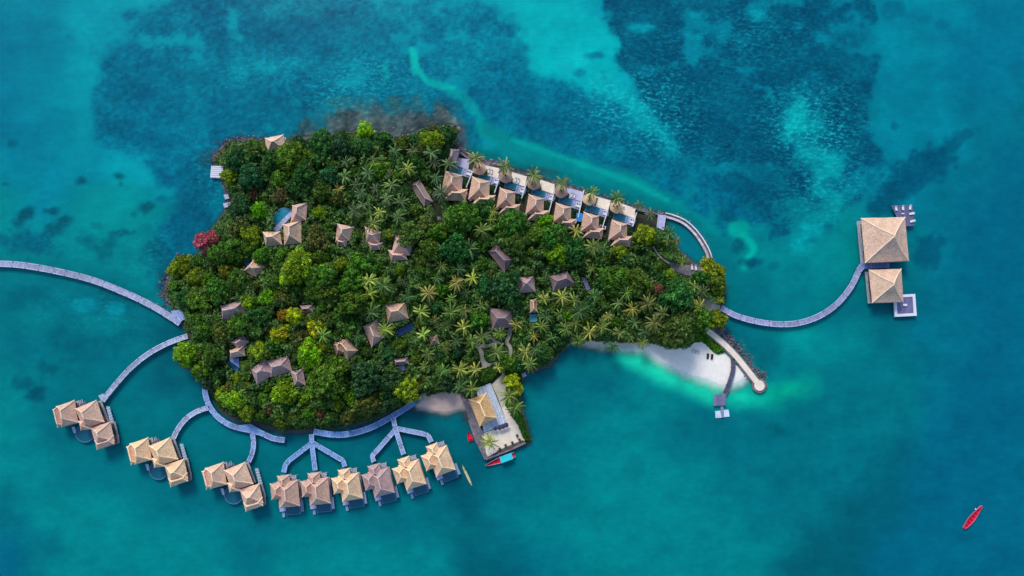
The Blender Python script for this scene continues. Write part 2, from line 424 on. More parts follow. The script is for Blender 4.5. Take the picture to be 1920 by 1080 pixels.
at = N.new('ShaderNodeAttribute'); at.attribute_name = 'col'
no = N.new('ShaderNodeTexNoise'); no.inputs['Scale'].default_value = .7; no.inputs['Detail'].default_value = 8
co_ = N.new('ShaderNodeTexCoord'); Lk.new(co_.outputs['Object'], no.inputs['Vector'])
mr = N.new('ShaderNodeMapRange'); Lk.new(no.outputs[0], mr.inputs[0]); mr.inputs[1].default_value = .3; mr.inputs[2].default_value = .7; mr.inputs[3].default_value = .93; mr.inputs[4].default_value = 1.05
v = N.new('ShaderNodeVectorMath'); v.operation = 'SCALE'; Lk.new(at.outputs['Color'], v.inputs[0]); Lk.new(mr.outputs[0], v.inputs['Scale']); Lk.new(v.outputs[0], b.inputs['Base Color'])
b.inputs['Roughness'].default_value = .95
grid_obj('ground', TZ, {'col': gcol}, gm)

PAL = {'a': (0,182,190), 'b': (0,156,174), 'c': (0,134,158), 'd': (0,116,146), 'e': (0,94,124), 'f': (0,84,112), 'g': (0,136,144),
       'h': (0,118,133), 'i': (0,98,116), 'j': (0,180,160), 'k': (55,98,112), 'l': (0,120,150), 'm': (0,106,136), 'n': (0,116,140)}
GRID = ["ccbbbbbbbbbbaabccccccccll", "lcbbbbbbbbbbaaaccccccccll", "lcbbbbbbbbbbaaabbcbccccln", "lccbbbbccccbbbbbbbbcgccnn",
        "cccbbbcchhhggggggbbbccnnm", "gcggggchhhhhhhhhhggggcnmm", "ggggghhhhhhhhhhhhhggghnmm", "hhhhhiihhhhhhhhhhhhhhhnmm",
        "hhhhiihhhhhhhhghhihgghnmm", "ghhhihhhhhiihhhgggghhhnmm", "ghhhhhhhhiihhhgghhhhhhmmm", "gghhhhhhhhhihhggghhhhimmm",
        "hggghhhhhhhihggggghhiimmm", "mhgggghggggiihgggggiimmmm", "mhgggghggggiihgggggiimmmm"]
gar = np.array([[PAL[ch] for ch in row] for row in GRID], float)
wx = PX+(fbm(PX/90, PY/90, 21)-.5)*90; wy = PY+(fbm(PX/90, PY/90, 22)-.5)*90
gx = np.clip(wx/80, 0, 23.999); gy = np.clip(wy/80, 0, 13.999); xi = gx.astype(int); yi = gy.astype(int)
fx = gx-xi; fy = gy-yi; fx = (fx*fx*(3-2*fx))[:, None]; fy = (fy*fy*(3-2*fy))[:, None]
wc = (gar[yi, xi]*(1-fx)+gar[yi, xi+1]*fx)*(1-fy)+(gar[yi+1, xi]*(1-fx)+gar[yi+1, xi+1]*fx)*fy
reef = np.zeros(len(X))
n1 = fbm(PX/26, PY/26, 31, 5)-.5; n2 = fbm(PX/60, PY/60, 41, 4)-.5; n3 = fbm(PX/9, PY/9, 51, 3)-.5; nw = fbm(PX/5.5, PY/4.2, 61, 3)-.5
REEF1 = [(232,28),(300,8),(400,-20),(560,-20),(700,-20),(860,-20),(925,15),(965,55),(985,110),(1005,142),(1060,158),(1105,170),(1150,190),(1185,225),(1230,262),
  (1300,300),(1380,340),(1440,420),(1400,450),(1350,440),(1310,405),(1240,366),(1150,322),(1040,288),(940,262),(905,235),(900,320),(860,300),(700,300),(500,300),(430,400),(400,470),(330,560),
  (300,545),(295,500),(282,460),(300,420),(335,385),(318,350),(285,322),(232,310),(190,285),(180,262),(173,225),(172,178),(186,150),(186,112),(205,90),(235,75)]
REEF2 = [(1122,-20),(1140,28),(1152,60),(1160,92),(1156,120),(1182,150),(1195,190),(1200,240),(1230,262),(1300,300),(1380,345),(1430,410),(1450,470),(1520,470),(1560,420),(1600,380),
  (1640,345),(1690,370),(1730,345),(1775,300),(1745,280),(1690,300),(1655,290),(1642,260),(1638,220),(1628,190),(1636,150),(1640,90),(1642,-20)]
n4 = fbm(PX/110, PY/80, 71, 6)-.5; n5 = fbm(PX/34, PY/24, 81, 5)-.5
for poly, dk, wob, sf in ((REEF1, 'd', 55, 15), (REEF2, 'e', 45, 10)):
    d = sdist(PX, PY, poly)+n1*wob+n3*16
    k = sst(-sf, sf, d)
    # sand pockets and thin growth inside the bed
    k = k*(1-.75*sst(.06, .20, n4+n5*.55-np.clip(d, 0, 60)/60*.06))
    base = np.array(PAL[dk])+n2[:, None]*np.array([0, 40, 30])
    wc = wc*(1-k[:, None])+base*k[:, None]; reef = np.maximum(reef, k)
def blob(cx, cy, rx, ry, col, s=1.0, wob=.9, rf=None, ang=0, hard=.45):
    global wc, reef
    a = R(ang); dx = PX-cx; dy = PY-cy; u = (dx*math.cos(a)+dy*math.sin(a))/rx; v_ = (-dx*math.sin(a)+dy*math.cos(a))/ry
    q = np.sqrt(u*u+v_*v_)+n1*wob+n3*wob*.35
    k = sst(1.25, 1.25-hard*1.6, q)*s
    c = PAL[col] if isinstance(col, str) else col
    wc = wc*(1-k[:, None])+np.array(c)*k[:, None]
    if rf is not None: reef = reef*(1-k)+rf*k
def stripe(line, wid, col, s=1.0, wob=10, rf=None):
    global wc, reef
    d = ldist(PX, PY, smooth_line(line))+n1*wob+n3*wob*.6
    k = sst(wid, wid*.2, d)*s; c = PAL[col] if isinstance(col, str) else col
    wc = wc*(1-k[:, None])+np.array(c)*k[:, None]
    if rf is not None: reef = reef*(1-k)+rf*k
SP = 1.0
for a in ((1440,330,150,120,'f',.75),(1590,150,55,150,'f',.55),(1320,190,120,110,'e',.6),(230,170,60,110,'e',.75),(600,190,120,50,'e',.35),(560,210,130,60,'e',.4),(900,150,120,80,'d',.5),
          (1050,240,120,55,'e',.6),(1200,300,150,50,'f',.4)): blob(*a, hard=.9)
for a in ((700,110,180,70,(0,124,150),.5),(380,150,150,70,(0,128,152),.6),(470,120,45,30,'b',.6),(505,130,30,18,'b',.8),(330,30,60,25,'b',.3),(740,30,60,30,'b',.6),(540,20,90,18,'b',.5),
          (880,20,60,14,'c',.6)): blob(*a, hard=.8)
blob(1050, 80, 95, 85, 'a', .75, hard=.7, rf=.25)
blob(1080, 120, 60, 40, (20,195,205), .5, hard=.9, rf=.4)
for a in ((1118,104,20,8,'d',.7),(1088,136,14,9,'d',.6),(1200,52,26,10,'b',.7),(1310,28,20,8,'b',.5),(1420,30,20,12,'b',.6),(1300,68,24,8,'b',.35)): blob(*a, rf=.8)
stripe([(1120,150),(1160,175),(1195,205),(1235,245),(1260,275)], 26, (0,170,180), .75, 26, rf=1.0)
stripe([(1180,120),(1210,135),(1260,120)], 12, 'b', .4, 22, rf=1.0)
blob(1492, 218, 26, 46, (0,176,180), .9, 1.1, rf=1.0, ang=15); blob(1530,235,30,24,(0,160,172),.8,1.3, rf=1.0)
stripe([(1500,265),(1530,300),(1560,315),(1540,350),(1560,380),(1520,420),(1500,450)], 34, (0,160,170), .8, 46, rf=.6)
blob(1640,330,40,22,'c',.7,1.2); blob(1600,350,40,18,'c',.6,1.2)
stripe([(772,92),(778,118),(792,142),(815,158),(850,165)], 9, (0,182,176), .95, 5, rf=.1)
stripe([(812,152),(850,172),(885,200),(905,225)], 14, (0,160,164), .75, 14, rf=.4)
blob(778,116,8,26,(0,184,178),.9,.3)
stripe([(722,125),(724,150)], 7, (0,160,165), .8, 5)
stripe([(897,228),(903,252)], 8, (0,175,172), .9, 4, rf=0)
stripe([(905,240),(960,268),(1030,292),(1110,316),(1190,342),(1255,376),(1310,418),(1350,450),(1390,500)], 22, (0,142,146), .8, 9, rf=.1)
stripe([(960,262),(1040,290),(1120,318),(1190,344),(1250,374)], 8, (0,172,166), .75, 7, rf=.1)
stripe([(880,285),(960,312),(1060,335),(1160,372),(1240,395),(1310,430),(1350,490),(1370,560)], 20, (0,118,124), .85, 8, rf=.15)
blob(1350, 500, 34, 70, 'h', .8, rf=.1); blob(1296,455,34,34,(0,124,146),.9,rf=0)
blob(1386, 432, 26, 20, (0,168,158), .9, rf=.1); stripe([(1392,440),(1412,465),(1402,485),(1396,500)], 11, (0,176,162), .95, 6, rf=.1)
blob(1384, 460, 14, 15, 'i', .9, rf=.9); blob(1362,405,22,12,'f',.8,rf=.9); blob(1412,492,26,11,'f',.85,rf=.9); blob(1450,500,12,10,'i',.7)
blob(1560,530,60,60,'g',.6); blob(1480,520,60,30,'g',.5); blob(1510,390,60,30,'h',.5,rf=.3)
for a in ((1735,315,48,26,'e',.85),(1700,350,24,16,'e',.6),(1742,470,28,26,'e',.6),(1678,236,8,10,'e',.6),(1795,252,12,9,'e',.6),(1775,290,14,12,'e',.5),(1676,20,26,20,'m',.7),(1720,30,30,18,'m',.5),(1765,45,14,9,'m',.5),(1660,400,30,16,'i',.4),(1560,345,26,12,'e',.4)): blob(*a, rf=.2)
# seagrass spots in the western lagoon
for a in ((155,338,16,12,'i',.75),(222,330,14,10,'i',.7),(226,346,10,8,'i',.6),(50,402,18,13,'i',.8),(100,396,16,10,'i',.7),(120,412,18,10,'i',.7),(100,430,22,14,'i',.6),(60,455,50,24,'e',.65),(30,420,16,10,'i',.6),
          (276,390,18,14,'i',.8),(250,402,8,7,'i',.7),(230,436,24,9,'i',.6),(180,424,12,8,'i',.6),(160,450,26,22,'i',.45),(200,470,20,24,'i',.4),(300,375,18,9,'d',.6),(120,470,30,20,'h',.5),(26,270,14,8,'i',.4),(72,735,24,17,'i',.7),(45,720,24,14,'i',.45),
          (92,690,20,10,'i',.4),(130,70,10,6,'d',.5),(128,210,10,8,'d',.2),(10,345,10,6,'i',.4),(290,500,22,50,'h',.7),(240,500,20,14,'g',.5),(300,470,30,40,'i',.4)): blob(*a[:4], (0,88,108) if a[4] == 'i' else a[4], min(1, a[5]*1.3), 2.0, rf=.35, hard=.6)
blob(220,380,80,60,(0,158,160),.55,hard=1); blob(150,250,40,90,(0,158,170),.7,hard=1); blob(60,470,60,50,'h',.3); blob(180,410,50,40,(0,152,156),.4)
stripe([(1655,385),(1690,352),(1735,318),(1775,288)], 34, (0,88,118), .9, 34, rf=.5); stripe([(1775,288),(1815,248)], 12, (0,96,124), .7, 14); blob(1745,470,34,32,(0,92,120),.85,1.6)
for a in ((140,640,60,40,'i',.45),(60,560,50,30,'i',.4),(230,560,50,30,'i',.45),(230,650,30,30,'i',.35),(320,720,26,30,'i',.35),(60,600,50,26,'g',.5),(160,572,30,14,'b',.6),(218,578,20,14,'b',.7),(190,610,60,20,'g',.5),(285,560,30,20,'g',.5)): blob(*a, rf=.3)
for a in ((1075,770,26,60,'h',.6),(1010,760,40,26,'g',.5),(1100,800,24,50,'g',.45),(1180,760,60,20,'h',.5),(1050,700,50,14,'g',.5),(1320,780,50,30,'i',.35),(1120,830,60,30,'h',.4),(1020,960,60,70,'i',.35),(1700,900,180,120,'m',.3)): blob(*a, hard=.9)
blob(1492,632,70,70,(0,160,160),.85,hard=1.1); blob(1472,738,80,34,(0,184,150),.95,hard=1.0,ang=-18); blob(1436,672,34,50,'i',.65,hard=.9); blob(1410,610,50,20,'h',.5)
blob(1392,744,72,32,(20,232,190),1,.5,hard=1.0); blob(1440,735,30,20,(0,175,150),.8,hard=1)
for a in ((1462,806,30,15,'i',.7),(1520,796,9,12,'i',.6),(1430,800,20,9,'i',.4),(1120,720,60,30,'h',.6),(1000,690,30,40,'i',.5),(1080,760,20,36,'h',.5),(1330,800,60,24,'h',.5)): blob(*a, hard=.8)
stripe([(1060,652),(1120,655),(1190,668),(1240,695),(1290,718)], 20, (0,100,118), .55, 14)
blob(1120,690,90,18,(0,140,140),.5,hard=1.2); blob(1250,740,70,30,(0,142,142),.5,hard=1.2)
stripe([(1180,664),(1205,672),(1245,692),(1290,712),(1335,732)], 42, (30,236,196), .95, 7)
stripe([(1390,640),(1410,680),(1430,710)], 9, (40,130,130), .6, 8, rf=1)
blob(240,1000,110,60,(0,146,150),.5,hard=1.2); blob(1010,1000,160,60,(0,140,146),.5,hard=1.2); blob(1000,1050,100,60,(0,104,126),.6,hard=1); blob(870,1000,60,40,(0,136,142),.4,hard=1)
# rubble flats along the north shore
RUB = [(560,262),(600,222),(640,196),(700,186),(770,196),(850,206),(872,240),(868,300),(800,270),(700,270)]
k = sst(-26, 20, sdist(PX, PY, RUB)+n1*60+n3*24)*.9*sst(95, 20, np.maximum(-dco, 0)+n5*60)
wc = wc*(1-k[:, None])+(np.array((88,92,94))+n3[:, None]*38+nw[:, None]*45+n5[:, None]*50)*k[:, None]; reef = np.maximum(reef, k)
for a in ((455,268,60,14,(30,60,95),.7),(390,300,26,20,(40,72,90),.6),(320,540,22,30,(20,52,84),.8),(905,318,40,12,(56,72,90),.6),(860,262,14,30,(70,84,100),.7),(1000,322,50,9,(60,80,90),.5),(372,350,40,60,'e',.5),(350,420,40,60,'e',.4),(740,190,14,12,(70,90,90),.6),(635,190,30,10,(60,90,100),.5)): blob(*a, rf=.9)
# darker teal band close to the south shore
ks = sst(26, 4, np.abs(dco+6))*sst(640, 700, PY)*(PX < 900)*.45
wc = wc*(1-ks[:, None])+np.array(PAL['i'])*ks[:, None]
# speckle of coral and sand inside reef areas at vertex resolution
speck = np.zeros(len(X))
for sx_, sy_, rx_, ry_, s_ in ((1190,200,110,80,1),(1230,240,80,60,.9),(1520,240,90,80,1),(1540,340,90,110,.6),(700,150,120,50,.7),(620,170,60,40,.8),(1310,100,200,120,.22),(1300,280,200,60,.25),(500,130,90,40,.4),(410,330,70,60,.4),(1420,60,120,70,.35),(880,120,120,60,.25),(160,575,90,40,.55),(240,600,60,50,.4),(100,450,120,50,.3),(260,470,70,60,.4)):
    speck = np.maximum(speck, s_*np.exp(-((PX-sx_)/rx_)**2-((PY-sy_)/ry_)**2))
speck = np.clip(speck*(.5+1.6*np.clip(n5+.35, 0, 1)), 0, 1)*np.clip(reef+.3, 0, 1)
wc = wc*(1+(reef*nw*.45+n5*.35*reef+n3*.11+n4*.13+n5*.17*(1-reef))[:, None]*np.array([1, .85, .6]))
wc = np.clip(wc, 0, 255)
bd = sdist(PX, PY, BEACH)
dep = np.maximum(-dco, 0)
opac = np.where(bd > -70, sst(0, 22, dep+n3*7), sst(-1, 8, dep+n3*6))*.99
opac = np.where((PX > 770) & (PX < 885) & (PY > 730) & (PY < 790), sst(-1, 18, dep+n3*6), opac)
wm, t, b = new_mat('water'); N = t.nodes; Lk = t.links
at = N.new('ShaderNodeAttribute'); at.attribute_name = 'col'
ar = N.new('ShaderNodeAttribute'); ar.attribute_name = 'reef'; ao = N.new('ShaderNodeAttribute'); ao.attribute_name = 'opacity_w'; ask = N.new('ShaderNodeAttribute'); ask.attribute_name = 'speck'
co_ = N.new('ShaderNodeTexCoord')
def noise(s, det, vec=None, rough=.6, name='ShaderNodeTexNoise'):
    n = N.new(name); n.inputs['Scale'].default_value = s
    n.inputs['Detail'].default_value = det; n.inputs['Roughness'].default_value = rough
    Lk.new(vec or co_.outputs['Object'], n.inputs['Vector']); return n.outputs[0]
def mrng(src, a, b_, c, d):
    m = N.new('ShaderNodeMapRange'); Lk.new(src, m.inputs[0])
    for i, vv in enumerate((a, b_, c, d)): m.inputs[1+i].default_value = vv
    return m.outputs[0]
def math_(op, a, b_):
    m = N.new('ShaderNodeMath'); m.operation = op
    for i, vv in enumerate((a, b_)):
        if isinstance(vv, (int, float)): m.inputs[i].default_value = vv
        else: Lk.new(vv, m.inputs[i])
    return m.outputs[0]
mp = N.new('ShaderNodeMapping'); mp.inputs['Scale'].default_value = (.55, 1.0, 1); mp.inputs['Rotation'].default_value = (0, 0, R(20)); Lk.new(co_.outputs['Object'], mp.inputs[0])
mp2 = N.new('ShaderNodeMapping'); mp2.inputs['Scale'].default_value = (.4, 1.2, 1); mp2.inputs['Rotation'].default_value = (0, 0, R(-12)); Lk.new(co_.outputs['Object'], mp2.inputs[0])
fine = noise(.85, 6, mp.outputs[0], .7)
sp = mrng(fine, .50, .62, 0, 1)                                             # sand and coral specks among the seagrass
dk = mrng(noise(.45, 5, None, .65), .35, .65, .84, 1.14)
gen = math_('MULTIPLY', mrng(noise(.12, 6, mp.outputs[0], .62), .3, .7, .93, 1.07), mrng(noise(.55, 5, mp2.outputs[0], .7), .3, .7, .93, 1.07))  # broad mottling, plus light and dark of wave ripples painted into the water colour
f1 = N.new('ShaderNodeMix'); f1.data_type = 'FLOAT'; Lk.new(ar.outputs['Fac'], f1.inputs[0]); f1.inputs[2].default_value = 1; Lk.new(dk, f1.inputs[3])
mult = math_('MULTIPLY', f1.outputs[0], gen)
v = N.new('ShaderNodeVectorMath'); v.operation = 'SCALE'; Lk.new(at.outputs['Color'], v.inputs[0]); Lk.new(mult, v.inputs['Scale'])
mx = N.new('ShaderNodeMix'); mx.data_type = 'RGBA'
Lk.new(math_('MULTIPLY', sp, math_('MULTIPLY', ask.outputs['Fac'], .85)), mx.inputs[0]); Lk.new(v.outputs[0], mx.inputs[6]); mx.inputs[7].default_value = (*C3(30,186,188), 1)
Lk.new(mx.outputs[2], b.inputs['Base Color'])
b.inputs['Roughness'].default_value = .13; b.inputs['IOR'].default_value = 1.33; b.inputs['Specular IOR Level'].default_value = .12
bn = N.new('ShaderNodeBump'); bn.inputs['Strength'].default_value = .35; bn.inputs['Distance'].default_value = .15
Lk.new(noise(.9, 7, mp2.outputs[0], .65), bn.inputs['Height']); Lk.new(bn.outputs[0], b.inputs['Normal'])
tr = N.new('ShaderNodeBsdfTransparent'); tr.inputs[0].default_value = (.84, .97, .96, 1)
gl = N.new('ShaderNodeBsdfGlossy'); gl.inputs['Roughness'].default_value = .15; Lk.new(bn.outputs[0], gl.inputs['Normal'])
m0 = N.new('ShaderNodeMixShader'); m0.inputs[0].default_value = .03; Lk.new(tr.outputs[0], m0.inputs[1]); Lk.new(gl.outputs[0], m0.inputs[2])
m1 = N.new('ShaderNodeMixShader'); Lk.new(ao.outputs['Fac'], m1.inputs[0]); Lk.new(m0.outputs[0], m1.inputs[1]); Lk.new(b.outputs[0], m1.inputs[2])
Lk.new(m1.outputs[0], N['Material Output'].inputs[0])
WK = .84
far = np.clip((np.maximum(np.abs(X)-214, 0)+np.maximum(Y-163, 0)+np.maximum(-79-Y, 0))/30, 0, 1)
wc = wc*(1-far[:, None])+np.array((0, 118, 140))*far[:, None]; reef = reef*(1-far); speck = speck*(1-far); opac = np.maximum(opac, far)
wl = lin(wc)*WK*np.array((1, 1.06, .95)); wl[:, 0] = np.maximum(wl[:, 0], .0005)
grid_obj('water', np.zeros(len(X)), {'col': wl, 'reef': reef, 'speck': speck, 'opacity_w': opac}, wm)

# ------------------------------------------------------------------ boardwalks
def ribbon(mb, line, z, wd, th, seg=None, var=.1, gap=.06, off=0.0, tint=1.0):
    """line: world points (x,y); panels across the walking direction"""
    pts = [Vector((p[0], p[1], 0)) for p in line]
    L = [0]
    for a, b_ in zip(pts[:-1], pts[1:]): L.append(L[-1]+(b_-a).length)
    def at_(s):
        s = min(max(s, 0), L[-1]-1e-6)
        for i in range(len(L)-1):
            if s <= L[i+1]:
                t_ = (s-L[i])/(L[i+1]-L[i]+1e-9); d = (pts[i+1]-pts[i]).normalized(); return pts[i].lerp(pts[i+1], t_), d
    def nrm(s):
        a, _ = at_(s-.6); b_, _ = at_(s+.6); d = (b_-a)
        if d.length < 1e-6: d = at_(s)[1]
        d.normalize(); return Vector((-d.y, d.x, 0))
    n = max(1, int(L[-1]/(seg or 2)))
    for i in range(n):
        s0 = L[-1]*i/n+gap/2; s1 = L[-1]*(i+1)/n-gap/2
        p0, _ = at_(s0); p1, _ = at_(s1); n0 = nrm(s0); n1_ = nrm(s1)
        mb.ct = tint*random.uniform(1-var, 1+var)*(1 if not var else (.78 if math.sin(i*.11+len(line))+.5*math.sin(i*.047) > .75 else 1.0 if i % 9 else .82))
        q = [p0+n0*(off+wd/2), p0+n0*(off-wd/2), p1+n1_*(off-wd/2), p1+n1_*(off+wd/2)]
        mb.prism([(v.x, v.y) for v in q], z-th, z)
    return L[-1], at_, nrm
def boardwalk(label, pts_px, wpx, z=1.5, m=None, tint=1.0, cat='boardwalk', smooth=True, color=None, group='wooden boardwalks over the water', kerb=True, piles=True, lm=None, name='boardwalk'):
    line = smooth_line(pts_px) if smooth else pts_px
    wl_ = [P(x, y, z)[:2] for x, y in line]; wd = wpx*.2
    mid = wl_[len(wl_)//2]; root = empty(name, (mid[0], mid[1], z-.3), label, cat, group)
    mb = MB(); Lt, at_, nrm = ribbon(mb, wl_, z, wd, .12, 1.1, .13, .07, tint=tint); mb.build('deck', m or M_deck, root, color)
    bm_ = MB()
    for o in (-wd*.32, wd*.32): ribbon(bm_, wl_, z-.14, .3, .3, 2.2, 0, 0, o)
    bm_.build('beam', M_beam, root)
    if kerb:
        for o in (-wd/2+.06, wd/2-.06):
            k_ = MB(); ribbon(k_, wl_, z+.12, .24, .12, 2.2, .05, .02, o, 1.5*tint); k_.build('kerb', m or M_deck, root, color)
    if piles:
        n = min(48, max(2, int(Lt/5)))
        for i in range(n):
            s = Lt*(i+.5)/n; p, _ = at_(s); q = nrm(s)
            for o in (-wd/2+.1, wd/2-.1):
                pm = MB(); pp = p+q*o; pm.tube((pp.x, pp.y, -5), (pp.x, pp.y, z+.35), .14, .14); pm.build('piling', M_pile, root)
    for x, y in line[::3]: EXCL.append(rot_rect(x, y, wpx+2, wpx+2, 0))
    if lm: LM.append((lm, *line[len(line)//2]))
    return root
BW = (1.0, 1.06, 1.22); BB = (.52, .82, 1.22)
boardwalk('long pale boardwalk curving in from the left edge of the photo', [(-14,494),(40,497),(104,508),(170,524),(230,547),(285,573),(338,606)], 11, color=(.92, .95, 1.12), lm='the long left boardwalk')
slab('boardwalk_platform', 'square blue-grey platform where the long left boardwalk meets the island', 'platform', [(320,583),(340,580),(348,598),(330,606)], 1.58, planks=6, color=(.7, .86, 1.25))
boardwalk('curved boardwalk from the island down to the leftmost three-roof water villa', [(352,630),(318,642),(280,662),(245,690),(215,723),(192,752)], 9, color=BW)
slab('boardwalk_platform', 'small square platform beside the leftmost three-roof water villa', 'platform', [(184,742),(193,738),(200,745),(191,752)], 1.57, planks=3, color=BW)
boardwalk('boardwalk hugging the lower left shore of the island under the trees', [(387,712),(384,730),(388,750),(396,767),(412,785),(436,799),(465,806),(490,812),(512,822),(534,825)], 9, color=(.62, .84, 1.25), lm='the lower left shore boardwalk')
slab('boardwalk_platform', 'wide bright blue deck on the lower left shore boardwalk', 'platform', [(442,798),(470,795),(487,804),(500,818),(478,815),(455,808)], 1.56, color=BB)
boardwalk('curved boardwalk branch to the middle three-roof water villa', [(392,764),(370,771),(350,784),(335,802),(325,822)], 8.5, color=BW)
boardwalk('short curved boardwalk branch to the third three-roof water villa', [(473,812),(476,830),(473,850),(466,866)], 8, color=(.72, .88, 1.25))
boardwalk('blue-grey boardwalk following the bottom shore of the island to the pink cove', [(588,809),(625,815),(658,813),(695,802),(728,785),(765,763),(792,744)], 10, color=(.42, .74, 1.2), lm='the bottom shore boardwalk')
boardwalk('left arm of the first three-way walkway, bent towards the left small villa', [(583,832),(536,868),(532,886)], 8, smooth=False, color=BB, group='arms of the three-way walkways')
boardwalk('straight middle arm of the first three-way walkway', [(584,814),(585,834),(591,882)], 8, z=1.53, smooth=False, color=BB, group='arms of the three-way walkways')
boardwalk('right arm of the first three-way walkway, bent at its lower end', [(586,830),(644,864),(647,875)], 8, z=1.56, smooth=False, color=BB, group='arms of the three-way walkways')
boardwalk('left arm of the second three-way walkway, leading to the mauve small villa', [(741,806),(697,856),(701,866)], 8, smooth=False, color=(.72, .9, 1.2), group='arms of the three-way walkways')
boardwalk('short middle arm of the second three-way walkway', [(737,782),(742,806),(757,852)], 8, z=1.53, smooth=False, color=(.72, .9, 1.2), group='arms of the three-way walkways')
boardwalk('right arm of the second three-way walkway, leading to the rightmost small villa', [(742,803),(802,815),(809,829)], 8, z=1.56, smooth=False, color=(.72, .9, 1.2), group='arms of the three-way walkways')
boardwalk('curved jetty from the island tip to the two square pavilions on the right', [(1352,577),(1380,592),(1420,603),(1462,608),(1500,605),(1537,592),(1570,569),(1596,537),(1610,508),(1617,498)], 10, color=(.84, .86, 1.1), lm='the curved right jetty')
slab('boardwalk_platform', 'dark blue deck between the two square pavilions', 'platform', [(1610,495),(1668,492),(1668,502),(1612,505)], 1.56, planks=9, color=(.45, .55, .95))
boardwalk('dark narrow pier crossing the white beach into turquoise water', [(1374,672),(1375,690),(1371,708),(1363,730),(1359,738)], 8, z=1.0, color=(.22, .22, .3), lm='the dark beach pier')
slab('pier_head', 'grey-purple square pier head at the end of the dark beach pier', 'platform', [(1338,740),(1362,738),(1361,760),(1338,761)], 1.05, planks=7, color=(.42, .4, .58))
fl = empty('floating_dock', P(1355,775,0), 'pale blue floating dock below the grey pier head', 'dock')
slab('float_panel', None, None, [(1341,771),(1351,770),(1353,783),(1342,784)], .35, .5, parent=fl, color=(1.5, 1.7, 1.7), planks=3)
slab('float_panel', None, None, [(1357,769),(1366,768),(1368,781),(1358,782)], .35, .5, parent=fl, color=(1.5, 1.7, 1.7), planks=3)
slab('ramp', None, None, [(1351,761),(1356,761),(1358,783),(1353,783)], .62, .12, parent=fl, color=(.5, .55, .75), planks=1)

# curved causeway round the little lagoon
cp = [(1247,403),(1262,407),(1283,416),(1303,434),(1318,455),(1328,474),(1332,490)]
cr = empty('stone_causeway', P(1303,434,0), 'pale curved causeway enclosing the little lagoon on the upper right shore', 'causeway')
cl_ = smooth_line(cp); wl_ = [P(x, y, 1.1)[:2] for x, y in cl_]
mb = MB(); ribbon(mb, wl_, .5, 2.2, 3.5, 3, .06, 0); mb.build('stone_wall', M_stone, cr)
mb = MB(); ribbon(mb, wl_, 1.1, .8, .5, 1.6, .1, .03, -.62, 1.2); mb.build('deck', M_deck, cr, (1.25, 1.1, 1.0))
mb = MB(); ribbon(mb, wl_, 1.3, .4, .7, 2.4, .08, .02, .8, 1.5); mb.build('coping', M_deck, cr, (1.25, 1.15, 1.05))
for x, y in cl_[::3]: EXCL.append(rot_rect(x, y, 12, 12, 0))
slab('boardwalk_platform', 'pale lavender plank deck at the upper end of the curved causeway', 'platform', [(1234,402),(1249,404),(1245,432),(1231,426)], 1.5, planks=4, color=(1.1, 1.1, 1.35), th=.3)
LM.append(('the curved causeway', 1303, 434))
# breakwater below the beach
bp = [(1322,617),(1340,630),(1360,647),(1382,670),(1400,692),(1419,716)]
br = empty('breakwater', P(1385,672,0), 'cream paved breakwater with dark rock edges ending in a round platform', 'breakwater')
bl = smooth_line(bp); wl_ = [P(x, y, 1.2)[:2] for x, y in bl]
mb = MB(); ribbon(mb, wl_, 1.0, 2.9, 3.5, 3, 0, 0); mb.build('rock_base', M_stone, br, (.55, .5, .5))
mb = MB(); ribbon(mb, wl_, 1.2, 2.0, .3, 3, .04, 0); mb.build('paved_top', M_cream, br)
c = P(1424,723,1.2); mb = MB(); mb.prism([(c[0]+2.7*math.cos(a*.35), c[1]+2.7*math.sin(a*.35)) for a in range(18)], -3, .95); mb.build('round_base', M_stone, br)
mb = MB(); mb.prism([(c[0]+1.9*math.cos(a*.262), c[1]+1.9*math.sin(a*.262)) for a in range(24)], .9, 1.25); mb.build('round_platform', M_cream, br)
LM.append(('the round end of the breakwater', 1424, 723))
for x, y in bl[::3]: EXCL.append(rot_rect(x, y, 18, 18, 0))

